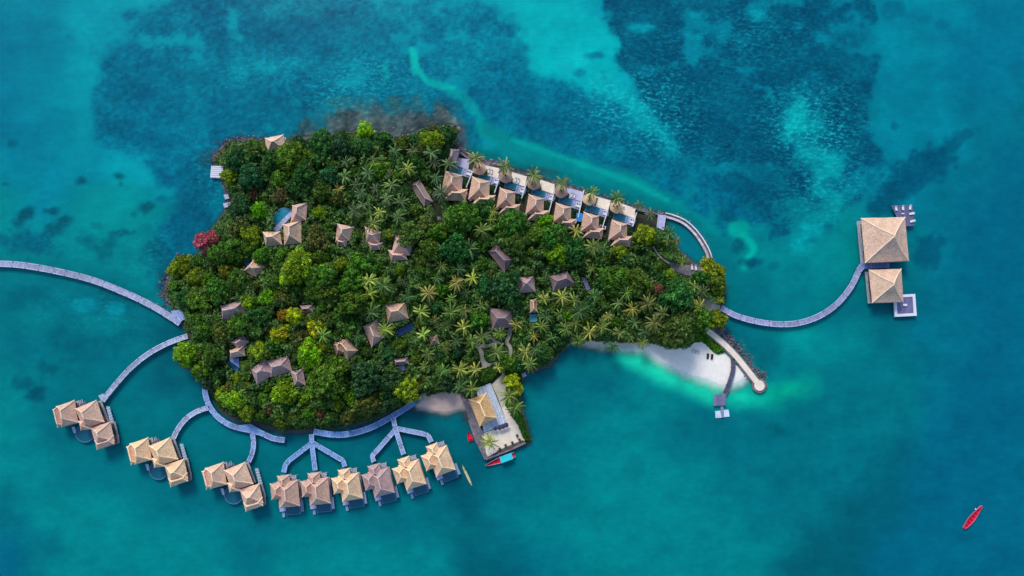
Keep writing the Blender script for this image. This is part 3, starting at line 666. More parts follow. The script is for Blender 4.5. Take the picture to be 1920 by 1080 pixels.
# ------------------------------------------------------------------ over-water villas, single (six)
def LF(o, deg, s=1.0):
    a = R(deg); ca, sa = math.cos(a), math.sin(a)          # photo frame: x right, y down; the villa leans anticlockwise
    return lambda u, v_: (o[0]+s*(u*ca+v_*sa), o[1]+s*(-u*sa+v_*ca))
small = [((557,900),5.5,'rose','small water villa with a rosy roof, leftmost of the six in the bottom row'),
         ((614,895),6,'rose','small rosy-roofed water villa with a white side deck, second from the left in its row'),
         ((671,886),10,'gold','small golden-roofed water villa, third of the six, just left of the mauve one'),
         ((727,876),14.5,'mauve','small water villa with the only mauve-grey roof in the bottom row'),
         ((783,861),18.4,'gold','small golden-roofed water villa, just right of the mauve one'),
         ((836,835),20.7,'gold','small golden-roofed water villa at the right end of the row, beside the kayak')]
for i, (o, deg, tn, lab) in enumerate(small):
    f = LF(o, deg)
    q = lambda a, b_, c_, d_: [f(a, b_), f(c_, b_), f(c_, d_), f(a, d_)]
    tone = {'rose': 'rose', 'gold': 'gold', 'mauve': 'mauve'}[tn]
    root, g = building('water_villa', lab, 'villa', [(q(-38,0,1,49), 3.8, .75), (q(-51,2,-24,32), 2.7, .8), ([f(-36,-3), f(-32,-12), f(-18,-12), f(-13,-3), f(-13,12), f(-36,12)][0:0] or [f(-36,-11), f(-14,-11), f(-13,13), f(-36,13)], 2.3, .75)],
                       tone if tn != 'rose' else 'sand', 'small water villas in the bottom row', floor=1.5, stilts=True)
    if tn == 'rose':
        for ch in root.children:
            if ch.name.startswith('thatch'):
                ch.color = (.90, .78, .80, 1); [setattr(k2, 'color', (.90, .78, .80, 1)) for k2 in ch.children]
    pool([f(-27,48), f(1,48), f(1,64), f(-27,64)], 1.25, None, (.6, .95, 1.0), (.45, .62, .72), parent=root, depth=1.6)
    slab('side_deck', None, None, q(2,38,7,60), 1.45, parent=root, planks=5, color=(1.15, 1.3, 1.4) if i in (1, 2) else (.6, .75, .95))
    slab('step_deck', None, None, q(-38,47,-27,56), 1.47, parent=root, planks=3, color=(1.1, 1.15, 1.5))
    slab('swim_steps', None, None, q(-34,57,-29,67), .7, parent=root, planks=3, color=(.6, .9, 1.05))
    sc_ = MB()
    for k_ in range(5):
        a1 = P(*f(-14+k_*3, -3), 3.2); a2 = P(*f(-14+k_*3, -9), 3.2); sc_.tube(a1, a2, .07, .07, 4)
    for vv in (-3, -6, -9): sc_.tube(P(*f(-15, vv), 3.3), P(*f(-1, vv+1), 3.3), .07, .07, 4)
    for u_ in (-14, -1):
        e_ = P(*f(u_, -9), 3.3); sc_.tube((e_[0], e_[1], 1.4), e_, .08, .08, 4)
    sc_.build('pergola', M_white, root)
    slab('entry_deck', None, None, q(-16,-10,-1,0), 1.44, parent=root, planks=4, color=(.4, .45, .6))
    LM.append(('small villa', *f(-18, 20)))
# ------------------------------------------------------------------ over-water villas with three roofs (three)
big = [((0,0),'rose','three-roof water villa with a rosy roof, leftmost of all the water villas'),
       ((138,70),'gold','three-roof water villa with the most golden roof, between the other two'),
       ((279,116),'sand','three-roof water villa nearest the bottom row of small villas')]
for (dx, dy), tn, lab in big:
    s = lambda *p: [(x+dx, y+dy) for x, y in p]
    ex = lambda L_: [([(sum(p_[0] for p_ in q_)/4+(p[0]-sum(p_[0] for p_ in q_)/4)*1.08, sum(p_[1] for p_ in q_)/4+(p[1]-sum(p_[1] for p_ in q_)/4)*1.08) for p in q_], r_*.86, k_) for q_, r_, k_ in L_]
    root, g = building('water_villa', lab, 'villa', ex([
        (s((107,763),(139,752),(145,791),(116,799)), 4.2, .8), (s((100,769),(110,762),(118,795),(108,800)), 1.8, .8),
        (s((143,767),(180,752),(194,790),(158,803)), 5.0, .8), (s((148,790),(164,784),(171,804),(152,806)), 2.4, .9),
        (s((172,803),(206,792),(213,826),(181,835)), 4.0, .85), (s((179,826),(212,817),(213,832),(183,842)), 1.6, .8)]),
        tn, 'large three-roof water villas', floor=1.5, stilts=True)
    if tn == 'rose':
        for ch in root.children:
            if ch.name.startswith('thatch'):
                ch.color = (.98, .86, .86, 1); [setattr(k2, 'color', (.98, .86, .86, 1)) for k2 in ch.children]
    cc = [(159+dx+18*math.cos(a*math.pi/10), 812+dy+18*math.sin(a*math.pi/10)) for a in range(20)]
    pool(cc, 1.2, None, (.5, .85, .9), (.4, .62, .68), parent=root, depth=1.8)
    slab('side_deck', None, None, s((199,762),(205,762),(220,815),(213,820)), 1.42, parent=root, planks=8, color=(.8, 1.0, 1.1))
    slab('back_deck', None, None, s((144,757),(160,751),(162,757),(146,763)), 1.42, parent=root, planks=4, color=(.3, .32, .4))
    slab('lookout_deck', None, None, s((134,800),(140,800),(142,812),(138,812)), 1.32, parent=root, planks=2, color=(1.1, 1.3, 1.4))
    lt = MB()
    for k_ in range(6): lt.tube(P(199+dx+k_*1.6, 766+dy+k_*5, 3), P(206+dx+k_*1.6, 764+dy+k_*5, 3), .08, .08, 4)
    for k_ in range(4): lt.tube(P(146+dx+k_*3, 760+dy-k_*1.4, 3), P(145+dx+k_*3, 753+dy-k_*1.4, 3), .08, .08, 4)
    lt.build('pergola', M_white, root)
# ------------------------------------------------------------------ two square pavilions on the right
pa, _ = building('water_pavilion', 'larger square thatched pavilion over the water at the end of the right jetty', 'pavilion', [([(1614,409),(1697,407),(1704,489),(1622,493)], 6.6, 1.0, 'gold')], floor=1.6, height=3.6, stilts=True)
for ch in pa.children:
    if ch.name.startswith('thatch'): ch.color = (1.05, .96, .94, 1); ch.children[0].color = (1.15, 1.02, .95, 1)
slab('side_deck', None, None, [(1671,385),(1711,385),(1714,423),(1690,425)], 1.62, parent=pa, planks=10, color=(.34, .32, .5))
rl = MB()
for k_ in range(7): p0 = P(1611+k_*1.2, 428+k_*7, 1.6); rl.tube(p0, (p0[0], p0[1], 2.7), .07, .07, 4)
rl.tube(P(1611,428,2.7), P(1618.5,470,2.7), .08, .08, 4); rl.build('railing', M_white, pa)
slab('edge_deck', None, None, [(1609,426),(1616,426),(1623,472),(1616,472)], 1.58, parent=pa, planks=5, color=(.5, .6, .85))
pb, _ = building('water_pavilion', 'smaller square thatched pavilion just below the larger one on the right', 'pavilion', [([(1629,506),(1690,504),(1694,566),(1635,568)], 5.2, 1.0, 'gold')], floor=1.6, height=3.2, stilts=True)
for ch in pb.children:
    if ch.name.startswith('thatch'): ch.color = (1.02, .94, .9, 1); ch.children[0].color = (1.1, 1.0, .92, 1)
bd_ = empty('bathing_deck', P(1697,573,1), 'square deck with a broad white frame below the smaller pavilion', 'deck')
frame_mb(pxpoly([(1676,553),(1716,551),(1719,592),(1678,594)], 1.5), 1.45, .9, 1.5).build('white_border', M_white, bd_)
slab('sunken_floor', None, None, [(1680,557),(1713,555),(1715,588),(1682,590)], 1.32, .25, parent=bd_, planks=9, color=(.4, .38, .62))
for x, y in ((1678,555),(1714,553),(1717,590),(1680,592)):
    p = P(x, y, 1); pm = MB(); pm.tube((p[0], p[1], -4), (p[0], p[1], .95), .2, .2); pm.build('stilt', M_pile, bd_)

# ------------------------------------------------------------------ furniture
def lounger(name, label, px, py, deg, z, m, group, L=2.0, W_=.75, parent_only=False):
    p = P(px, py, z); a = R(deg); r = empty(name, p, label, 'sun lounger', group, 0)
    ca, sa = math.cos(a), math.sin(a)
    T_ = lambda x, y, zz: (p[0]+x*ca-y*sa, p[1]+x*sa+y*ca, z+zz)
    mb = MB(); mb.box(T_(0, 0, .3), L, W_, .08, a); mb.build('frame', M_beam, r)
    mb = MB(); mb.box(T_(-.3, 0, .4), L*.66, W_*.92, .13, a); mb.build('cushion', m, r)
    mb = MB(); c0 = [T_(L*.18, -W_*.46, .42), T_(L*.5, -W_*.46, .85), T_(L*.5, W_*.46, .85), T_(L*.18, W_*.46, .42)]
    mb.face(c0); mb.face([(x, y, zz-.12) for x, y, zz in c0][::-1])
    for i in range(4):
        u, v_ = c0[i], c0[(i+1) % 4]; mb.face([v_, u, (u[0], u[1], u[2]-.12), (v_[0], v_[1], v_[2]-.12)])
    mb.build('backrest', m, r)
    mb = MB()
    for x in (-L*.42, L*.42):
        for y in (-W_*.4, W_*.4): q0 = T_(x, y, 0); mb.tube(q0, (q0[0], q0[1], z+.3), .04, .04, 4)
    mb.build('legs', M_beam, r); return r
for i, (x, y, d) in enumerate(((1679,391,100),(1692,390,90),(1705.5,389,80),(1708,401,10),(1709.5,415,15))):
    lounger('sun_lounger', ['white lounger at the left of the upper row on the larger pavilion deck','white lounger in the middle of the upper row on the larger pavilion deck','white lounger in the top right corner of the larger pavilion deck',
        'white lounger on the right edge of the larger pavilion deck, below the corner one','white lounger at the lower right of the larger pavilion deck'][i], x, y, d, 1.63, M_white, 'white loungers on the pavilion deck', 1.9, .9)
def table(label, px, py, z, m, sx=.9, sy=.6, deg=0):
    p = P(px, py, z); r = empty('low_table', p, label, 'table')
    mb = MB(); mb.box((p[0], p[1], z+.42), sx, sy, .06, R(deg)); mb.build('table_top', m, r)
    mb = MB()
    for a in (-1, 1):
        for b_ in (-1, 1):
            q = Vector((a*sx*.42, b_*sy*.42, 0)); q.rotate(Matrix.Rotation(R(deg), 3, 'Z')); mb.tube((p[0]+q.x, p[1]+q.y, z), (p[0]+q.x, p[1]+q.y, z+.4), .04, .04, 4)
    mb.build('legs', m, r)
table('tiny white table among the loungers on the pavilion deck', 1692, 401, 1.63, M_white, 1.0, .4)
table('small white table in the centre of the white-framed deck', 1696, 572, 1.33, M_white, 1.5, .8)
for i, (x, y) in enumerate(((1297,501),(1304,502),(1316,506))):
    lounger('sun_lounger', ['leftmost white lounger on the grey terrace by the little lagoon','second white lounger on the grey terrace by the little lagoon','white lounger nearest the tree on the grey lagoon terrace'][i], x, y, 97, 1.45, M_white, 'white loungers by the little lagoon', 2.2, .85)
slab('lagoon_terrace', 'grey paved terrace with white loungers at the foot of the little lagoon', 'terrace', [(1256,492),(1290,497),(1322,502),(1318,520),(1285,516),(1258,505)], 1.38, .5, M_stone, color=(1.2, 1.15, 1.4))
for i, (x, y) in enumerate(((1326.7,668),(1334.5,669))):
    lounger('beach_lounger', ['left one of two black loungers on the white beach','right one of two black loungers on the white beach'][i], x, y, 82, G(x, y)+.02, M_fabric, 'black loungers on the beach', 2.0, .8)
for i, (x, y) in enumerate(((1301,659),(1308,661))):
    p = P(x, y, G(x, y)+.3); r = empty('beach_chair', p, ['left grey wire chair on the white beach','right grey wire chair on the white beach'][i], 'chair', 'wire chairs on the beach'); a = R(75)
    mb = frame_mb(pxpoly(rot_rect(x, y, 6.5, 5, 10), p[2]), .12, p[2], p[2]+.07); mb.build('seat', M_stone, r)
    mb = MB(); e = P(x, y-4.5, p[2]+.4); mb.box(e, 1.1, .1, .6, .1); mb.build('backrest', M_stone, r)
    mb = MB()
    for q in rot_rect(x, y, 5.5, 4, 10): w0 = P(*q, p[2]); mb.tube((w0[0], w0[1], p[2]-.35), w0, .03, .03, 4)
    mb.build('legs', M_stone, r)
table('small white beach table beside the shrubs at the top of the white beach', 1280, 650, .35, M_white, 1.3, .7, 60)

# ------------------------------------------------------------------ villas on the island
IV = [
 ('small pavilion with a peach roof on the top left rocky shore', 'pavilion', [([(497,259),(532,252),(536,283),(500,288)], 3.2, 1.0)], 'sand', 2.9, 'the top left pavilion'),
 ('villa of linked rosy roofs wrapped round a circular pool', 'villa', [([(548,385),(577,379),(574,413),(545,417)], 3.4, .8, 'rose'), ([(531,421),(565,412),(565,456),(533,460)], 4.0, .8, 'sand'), ([(493,435),(525,434),(529,459),(498,462)], 3.6, .8, 'sand')], 'sand', 3.2, 'the round-pool villa'),
 ('small tan-roofed villa with a blue plunge pool near the left shore', 'villa', [([(456,508),(475,487),(497,500),(480,519)], 3.0, .8)], 'brown', 2.8, 'the small tan villa'),
 ('grey-brown hip-roofed villa near the left shore, above the middle left platform', 'villa', [([(414,573),(460,561),(458,594),(417,600)], 4.0, .7)], 'mauve', 3.0, 'the left shore villa'),
 ('tiny grey roof peeping out between yellow-green trees', 'hut', [([(563,573),(586,571),(587,585),(565,587)], 1.4, .9)], 'mauve', 2.6, 'the tiny grey roof'),
 ('left one of three rosy villas in a short diagonal row', 'villa', [([(632,419),(664,426),(656,452),(629,454)], 3.8, .8), ([(630,446),(652,450),(648,463),(632,460)], 1.8, .9)], 'rose', 3.0, 'the left rosy villa'),
 ('middle one of three rosy villas in a short diagonal row', 'villa', [([(684,424),(715,435),(712,459),(685,456)], 3.8, .8), ([(687,452),(718,455),(712,468),(695,469)], 1.9, .9)], 'rose', 3.0, 'the middle rosy villa'),
 ('right one of three rosy villas in a short diagonal row', 'villa', [([(742,440),(776,451),(768,479),(734,477)], 4.0, .8), ([(727,468),(760,474),(764,487),(733,490)], 1.9, .9)], 'rose', 3.0, 'the right rosy villa'),
 ('dark hip-roofed hall set diagonally in the middle of the forest', 'hall', [([(914,471),(931,459),(961,487),(946,512)], 3.0, .95)], 'dark', 3.0, 'the dark diagonal hall'),
 ('grey-purple long roof between palms left of the beach villa row', 'hall', [([(768,347),(787,336),(812,378),(795,388)], 2.2, .9)], 'grey', 2.6, 'the long grey roof'),
 ('small pyramid roof with pale hips in the middle right forest', 'hut', [([(968,520),(1001,517),(1004,547),(973,549)], 3.4, 1.0)], 'mauve', 2.8, 'the pyramid roof'),
 ('large dark-roofed house with pale ridges in the right forest', 'house', [([(1029,518),(1064,508),(1079,532),(1037,547)], 3.0, .8)], 'dark', 3.2, 'the large dark house'),
 ('villa of two linked rosy roofs in the lower middle forest', 'villa', [([(722,571),(759,567),(766,597),(726,606)], 4.2, .8, 'brown'), ([(680,612),(708,597),(720,633),(697,651)], 3.8, .8, 'rose')], 'rose', 3.0, 'the linked rosy villa'),
 ('dark purple roof beside the looping sand path', 'house', [([(917,577),(960,582),(962,612),(922,620)], 3.6, .75)], 'dark', 3.2, 'the dark purple roof'),
 ('villa with two stacked roofs and a blue lower deck near the left shore', 'villa', [([(432,641),(456,627),(467,641),(449,657)], 2.6, .85, 'mauve'), ([(431,657),(458,646),(460,667),(432,671)], 2.8, .85, 'rose')], 'rose', 2.9, 'the stacked-roof villa'),
 ('large villa of three purple-grey roofs in the lower left forest', 'villa', [([(470,692),(497,674),(516,700),(482,722)], 3.6, .85), ([(500,676),(541,667),(548,696),(508,707)], 3.2, .8), ([(545,697),(568,690),(573,722),(552,723)], 2.2, .85)], 'mauve', 3.2, 'the purple-grey villa'),
 ('brown-roofed villa with crossing ridges below the middle of the forest', 'villa', [([(626,641),(651,634),(671,657),(652,677)], 3.6, .85), ([(624,645),(644,636),(650,662),(630,667)], 3.4, .8)], 'brown', 3.0, 'the crossed-ridge villa'),
 ('small brown roof between palms in the lower middle forest', 'hut', [([(804,632),(820,628),(825,645),(807,648)], 1.6, .9)], 'brown', 2.6, 'the small brown roof'),
 ('small mauve pavilion with a white front deck above the bottom shore', 'pavilion', [([(737,673),(764,670),(767,683),(741,685)], 1.8, .9)], 'mauve', 2.6, 'the mauve pavilion'),
 ('narrow tan roof left of the palms in the right forest', 'hut', [([(993,562),(1006,560),(1008,585),(994,586)], 1.5, .9)], 'brown', 2.6, 'the narrow tan roof'),
]
for lab, cat, roofs, tn, hh, lm in IV:
    building({'villa': 'island_villa', 'hut': 'hut', 'hall': 'hall', 'house': 'house', 'pavilion': 'pavilion'}[cat], lab, cat, roofs, tn, height=hh, lm=lm)
g0 = G(534, 409)
pool([(534+22*math.cos(a*math.pi/9), 410+21*math.sin(a*math.pi/9)) for a in range(6, 19)]+[(548,398)], g0+1.6, 'round blue pool beside the linked rosy roofs', (1, 1.1, 1.1), (1.4, 1.3, 1.25))
slab('pool_deck', 'pale lavender deck strip between the round pool and the villa', 'deck', [(511,430),(545,396),(549,402),(520,436)], g0+1.72, .3, planks=6, color=(1.2, 1.15, 1.4))
pool([(457,494),(463,483),(470,486),(463,500)], G(463,490)+1.2, 'small blue plunge pool beside the small tan villa', (1.2, 1.3, 1.4), (.8, 1.5, 3))
slab('pool_deck', 'blue-grey flat deck below the stacked-roof villa', 'deck', [(430,672),(448,671),(449,690),(431,677)], G(440,680)+2.4, .3, color=(.45, .62, 1.0))
pool([(424,678),(432,676),(450,691),(441,696)], G(440,680)+1.4, 'dark blue pool below the stacked-roof villa', (.5, .8, 1), (.3, .6, 1.1))
pool([(744,619),(771,604),(777,617),(745,632)], G(758,616)+.8, 'dark pool with a pale edge right of the linked rosy villa', (.6, .8, 1), (.2, .4, .8))
slab('front_deck', 'white plank deck in front of the mauve pavilion', 'deck', [(747,686),(758,684),(761,694),(750,696)], G(755,690)+1.2, .3, planks=4, color=(1.3, 1.35, 1.6))
pool([(992,589),(1006,588),(1007,602),(993,604)], G(1000,596)+.9, 'small square turquoise pool below the narrow tan roof', (1.7, 1.7, 1.6), (3, 2.2, 1.6))
slab('shore_deck', 'white ribbed shore deck on the upper left coast', 'deck', [(396,311),(419,311),(415,334),(394,333)], 1.3, .3, planks=1, m=M_white)
for k_ in range(5):
    pass
rb = MB()
for k_ in range(6): rb.box(P(395.5+23*.5-k_*.3, 313+k_*3.8, 1.36), 4.3, .14, .1, -.02)
sdk = bpy.data.objects['shore_deck']; rb.build('slats', M_lav, sdk)
slab('shore_deck', 'upper one of two small white shore platforms on the left coast', 'deck', [(419,365),(427,364),(430,372),(422,374)], .9, .3, m=M_lav, group='small white platforms on the left shore')
slab('shore_deck', 'lower one of two small white shore platforms on the left coast', 'deck', [(418,381),(432,379),(434,388),(420,389)], .9, .3, m=M_lav, group='small white platforms on the left shore')
slab('swim_steps', 'small white steps into the water right of the peninsula hedge', 'steps', [(978,701),(985,698),(988,705),(980,708)], .6, .3, planks=3, color=(1.2, 1.2, 1.5))
slab('jungle_deck', 'grey deck patch right of the large dark house', 'deck', [(1090,520),(1098,520),(1108,541),(1100,545)], 3.6, .3, color=(.5, .45, .6))

# ------------------------------------------------------------------ row of beach villas on the upper right shore
AP = [(850,338,1.12),(901,349,1.15),(951,368,1.02),(1005,380,1),(1056,396,1),(1108,413,1),(1161,428,1)]
POOL = [(857,320),(910,335),(959,349),(1010,362),(1061,377),(1111,393),(1163,409)]
BED = [(878,325),(930,341),(979,358),(1033,372),(1083,385),(1134,400),(1184,415)]
UMB = [None,(899,316),(948,331),(1001,344),(1052,359),(1105,373),(1156,388)]
TER = [[(858,296),(881,299),(878,317),(855,311)],[(890,306),(938,316),(934,334),(886,324)],[(960,323),(988,331),(984,350),(956,341)],[(1013,337),(1041,346),(1037,364),(1009,354)],
       [(1064,352),(1094,360),(1090,378),(1060,369)],[(1116,368),(1145,376),(1139,394),(1112,387)],[(1167,382),(1191,391),(1190,409),(1163,400)]]
WALLS = [((886,322),(874,352)),((938,329),(927,362)),((989,338),(978,372)),((1041,353),(1029,399)),((1095,356),(1084,408)),((1144,380),(1129,428)),((1194,398),(1186,425))]
ordn = ['first','second','third','fourth','fifth','sixth','last']
tones = ['brown','brown','rose','rose','rose','rose','rose']
TB = {'brown': (1.02, .90, .84), 'rose': (.92, .80, .80)}
row = []
for i, (ax, ay, s) in enumerate(AP):
    o = lambda *pts: [(ax+x*s, ay+y*s) for x, y in pts]
    r, g = building('beach_villa', f'{ordn[i]} rosy hip-roofed villa from the left in the beach row' , 'villa',
        [(o((-13.5,-16),(15,-8),(14,23),(-20,21)), 4.4, .8), (o((-3,14),(24,15),(20,35),(-16,33)), 2.9, .8)], 'rose', 'hip-roofed villas in the beach row', floor=1.3, height=3.2, lm=f'the {ordn[i]} beach villa')
    for ch in r.children:
        if ch.name.startswith('thatch'): ch.color = (*TB[tones[i]], 1); ch.children[0].color = (*[v_*1.1 for v_ in TB[tones[i]]], 1)
    px, py = POOL[i]
    pool(rot_rect(px, py-.5, 27, 13, 16), 1.35, f'dark rectangular plunge pool above the {ordn[i]} beach villa', (.9, 1.0, 1.1), (.8, .95, .95), group='plunge pools in the beach row')
    slab('garden_bed', f'dark green planted bed left of the plunge pool of the {ordn[i]} beach villa', 'planting', rot_rect(px-19, py-4, 12, 10, 16), 1.0, .4, M_bark, color=(.4, .5, .35))
    bx, by = BED[i]
    slab('pool_deck', f'pale deck right of the plunge pool of the {ordn[i]} beach villa', 'deck', rot_rect(bx-3, by-1, 18, 15, 16), 1.3, .3, planks=5, color=(.95, .9, 1.15), group='pale pool decks in the beach row')
    p = P(bx+2, by, 1.32); bed = empty('daybed', p, f'square white daybed on the pool deck of the {ordn[i]} beach villa', 'daybed', 'white daybeds in the beach row')
    mb = MB(); mb.box((p[0], p[1], 1.5), 2.1, 1.9, .35, -.28); mb.build('base', M_white, bed)
    mb = MB(); mb.box((p[0], p[1], 1.75), 1.9, 1.7, .16, -.28); mb.build('mattress', M_white, bed)
    mb = MB(); mb.box((p[0]-.5, p[1]+.55, 1.92), .6, .4, .18, -.28); mb.box((p[0]+.4, p[1]+.3, 1.92), .6, .4, .18, -.28); mb.build('pillows', M_purple, bed)
    slab('pavement', None, None, TER[i], 1.28, .5, M_cream if i not in (0, 4) else M_lav, kind='structure')
    (x0, y0), (x1, y1) = WALLS[i]; a = P(x0, y0, 2.6); b_ = P(x1, y1, 2.6)
    mb = MB(); d = Vector(b_)-Vector(a); mb.box(((a[0]+b_[0])/2, (a[1]+b_[1])/2, 1.9), d.length, .3, 2.0, math.atan2(d.y, d.x))
    tag(mb.build('garden_wall', M_white), f'thin white garden wall right of the {ordn[i]} beach villa', 'wall', 'garden walls of the beach row')
    slab('garden', f'dark green narrow garden strip right of the {ordn[i]} beach villa', 'planting', rot_rect(ax+20*s, ay+5*s, 9, 22, 14), .95, .3, M_bark, color=(.35, .5, .3), excl=True)
    if UMB[i]:
        ux, uy = UMB[i]; p = P(ux, uy, 1.3)
        um = empty('thatched_umbrella', p, f'round {"tan" if i > 4 else "grey-brown"} thatched umbrella on the terrace of the {ordn[i]} beach villa', 'umbrella', 'thatched umbrellas in the beach row')
        hp = P(ux, uy, 3.6)
        mb = MB(); n_ = 24
        for k_ in range(n_):
            a0, a1 = 2*math.pi*k_/n_, 2*math.pi*(k_+1)/n_; rr = 2.5+.08*math.sin(k_*5); r2 = 2.5+.08*math.sin((k_+1)*5)
            e0 = (hp[0]+rr*math.cos(a0), hp[1]+rr*math.sin(a0), 3.5); e1 = (hp[0]+r2*math.cos(a1), hp[1]+r2*math.sin(a1), 3.5)
            m0_ = (hp[0]+1.2*math.cos(a0), hp[1]+1.2*math.sin(a0), 4.1); m1_ = (hp[0]+1.2*math.cos(a1), hp[1]+1.2*math.sin(a1), 4.1); t_ = (hp[0], hp[1], 5.1)
            mb.face([e0, e1, m1_, m0_]); mb.face([m0_, m1_, t_]); mb.face([e1, e0, (hp[0], hp[1], 3.6)])
        cu = (1.0, .95, .72) if i > 4 else (.55, .5, .55) if i > 1 else (.8, .7, .65)
        can = mb.build('canopy', M_thatch, um, cu)
        mb = MB(); mb.tube((hp[0], hp[1], 4.95), (hp[0], hp[1], 5.35), .4, .2, 8); mb.build('cap', M_fabric, can)
        mb = MB(); mb.tube((hp[0], hp[1], 1.2), (hp[0], hp[1], 4.2), .12, .1); mb.build('pole', M_bark, um)
        slab('pavement', None, None, rot_rect(ux, uy+2, 26, 17, 16), 1.2, .4, M_stone, kind='structure')
    if i in (1, 2, 4):
        tx, ty = (TER[i][0][0]+TER[i][2][0])/2-5, (TER[i][0][1]+TER[i][2][1])/2+1
        if i == 1: tx += 10
        for k_ in range(2):
            lounger('terrace_lounger', f'{["left","right"][k_]} white lounger of the pair on the terrace of the {ordn[i]} beach villa', tx+k_*5, ty+k_*1.6, 78, 1.3, M_white, 'white loungers on the beach villa terraces', 1.7, .65)
building('guest_pavilion', 'mauve-roofed pavilion at the left end of the beach row, beside the rocks', 'pavilion', [([(841,277),(861,281),(855,307),(836,303)], 3.0, .8)], 'mauve', floor=1.3, height=2.8, lm='the pavilion at the left end of the beach row')
p = P(1087, 407, 3); tp = MB(); tpoly = pxpoly([(1081,400),(1090,399),(1094,403),(1093,413),(1087,416),(1081,413)], 2.6); tp.prism(tpoly, 2.3, 2.6)
tag(tp.build('shade_sail', M_tarp), 'bright blue canopy between the fifth and sixth beach villas', 'canopy')
for i_, (x, y) in enumerate(((1075,414),(1130,426),(1025,405))):
    p = P(x, y, 2); mb = frame_mb(pxpoly(rot_rect(x, y, 12, 6, 16), 2.4), .3, 1.2, 2.4)
    tag(mb.build('outdoor_bath', M_white), f'small white walled bath beside the {["fifth","sixth","fourth"][i_]} beach villa', 'bath', 'walled baths of the beach row')
    EXCL.append(rot_rect(x, y, 12, 6, 16))
# sea wall along the row
SW = [(845,272),(866,287),(888,303),(938,317),(1000,334),(1060,351),(1130,372),(1200,394),(1236,402)]
wl_ = [P(x, y, 1.2)[:2] for x, y in smooth_line(SW)]; mb = MB(); ribbon(mb, wl_, 1.25, .7, 2.5, 4, .1, 0)
tag(mb.build('sea_wall', M_stone, color=(1, 1, 1)), 'long dark stone sea wall in front of the beach villa row', 'wall')
EXCL += [[(838,268),(870,285),(1245,398),(1240,420),(1195,436),(836,330)]]

# ------------------------------------------------------------------ peninsula: beach house, deck, plaza, boats
bh, g = building('beach_house', 'golden hip-roofed house on the peninsula, flanked by a light blue deck', 'house', [([(879,749),(912,737),(932,783),(899,800)], 4.6, .75)], 'gold', floor=1.5, height=3.2, lm='the golden peninsula house')
for ch in bh.children:
    if ch.name.startswith('thatch'): ch.color = (1.2, .98, .62, 1); ch.children[0].color = (1.35, 1.12, .75, 1)
slab('sun_deck', 'light blue plank deck wrapped round the golden peninsula house', 'deck', [(893,729),(920,718),(952,796),(907,811)], 1.55, .5, planks=22, color=(1.6, 1.75, 1.75))
slab('pavement', None, None, [(924,719),(944,702),(947,757),(962,775),(984,826),(934,846),(912,858),(907,812),(952,797)], 1.4, .8, M_cream, kind='structure')
slab('path', None, None, [(922,721),(944,700),(950,702),(948,757),(942,765)], 1.46, .3, M_sandp, kind='structure')
wl_ = [P(x, y, 1.4)[:2] for x, y in [(881,786),(893,822),(912,860)]]; mb = MB(); ribbon(mb, wl_, 1.5, 1.5, 3, 2, .1, 0)
tag(mb.build('quay_wall', M_stone, color=(1.5, 1.5, 1.7)), 'grey quay wall along the left side of the peninsula', 'wall')
slab('pavement', None, None, [(868,746),(879,749),(899,800),(908,812),(912,857),(894,822),(882,786)], 1.36, .8, M_stone, kind='structure', color=(1.2,1.2,1.4))
wl_ = [P(x, y, 1.4)[:2] for x, y in [(866,742),(874,765),(882,786)]]; mb = MB(); ribbon(mb, wl_, 1.3, .9, 3, 2, .1, 0)
tag(mb.build('retaining_wall', M_stone), 'dark retaining wall between the pink cove and the golden house', 'wall')
wl_ = [P(x, y, 1.4)[:2] for x, y in [(911,861),(950,846),(985,830)]]; mb = MB(); ribbon(mb, wl_, 1.7, .7, 3, 2, .1, 0)
tag(mb.build('quay_wall', M_stone, color=(1.7, 1.6, 1.6)), 'pale quay wall across the lower end of the peninsula', 'wall')
wl_ = [P(x, y, 1.4)[:2] for x, y in [(932,848),(955,838),(982,827)]]; mb = MB(); ribbon(mb, wl_, 1.6, 1.0, .5, 1.2, .2, .1)
tag(mb.build('planter', M_bark), 'long brown planter just inside the lower quay wall', 'planter')
# purple parasols by the deck edge: low tables with dark parasols
for i, (x, y) in enumerate(((929,803),(937,801),(943,799),(949,796.5))):
    p = P(x, y, 1.5); r = empty('parasol', p, ['leftmost of four dark purple parasols at the lower edge of the blue deck','second from left of four dark purple parasols at the lower edge of the blue deck','third from left of four dark purple parasols at the lower edge of the blue deck','rightmost of four dark purple parasols at the lower edge of the blue deck'][i], 'parasol', 'dark purple parasols')
    mb = MB(); rr = .95 if i else .75
    for k_ in range(8):
        a0, a1 = k_*math.pi/4, (k_+1)*math.pi/4
        e0 = (p[0]+rr*math.cos(a0), p[1]+rr*math.sin(a0), 3.2); e1 = (p[0]+rr*math.cos(a1), p[1]+rr*math.sin(a1), 3.2)
        mb.face([e0, e1, (p[0], p[1], 3.6)]); mb.face([e1, e0, (p[0], p[1], 3.3)])
    mb.build('canopy', M_purple, r); mb = MB(); mb.tube((p[0], p[1], 1.5), (p[0], p[1], 3.4), .05, .05); mb.build('pole', M_white, r)
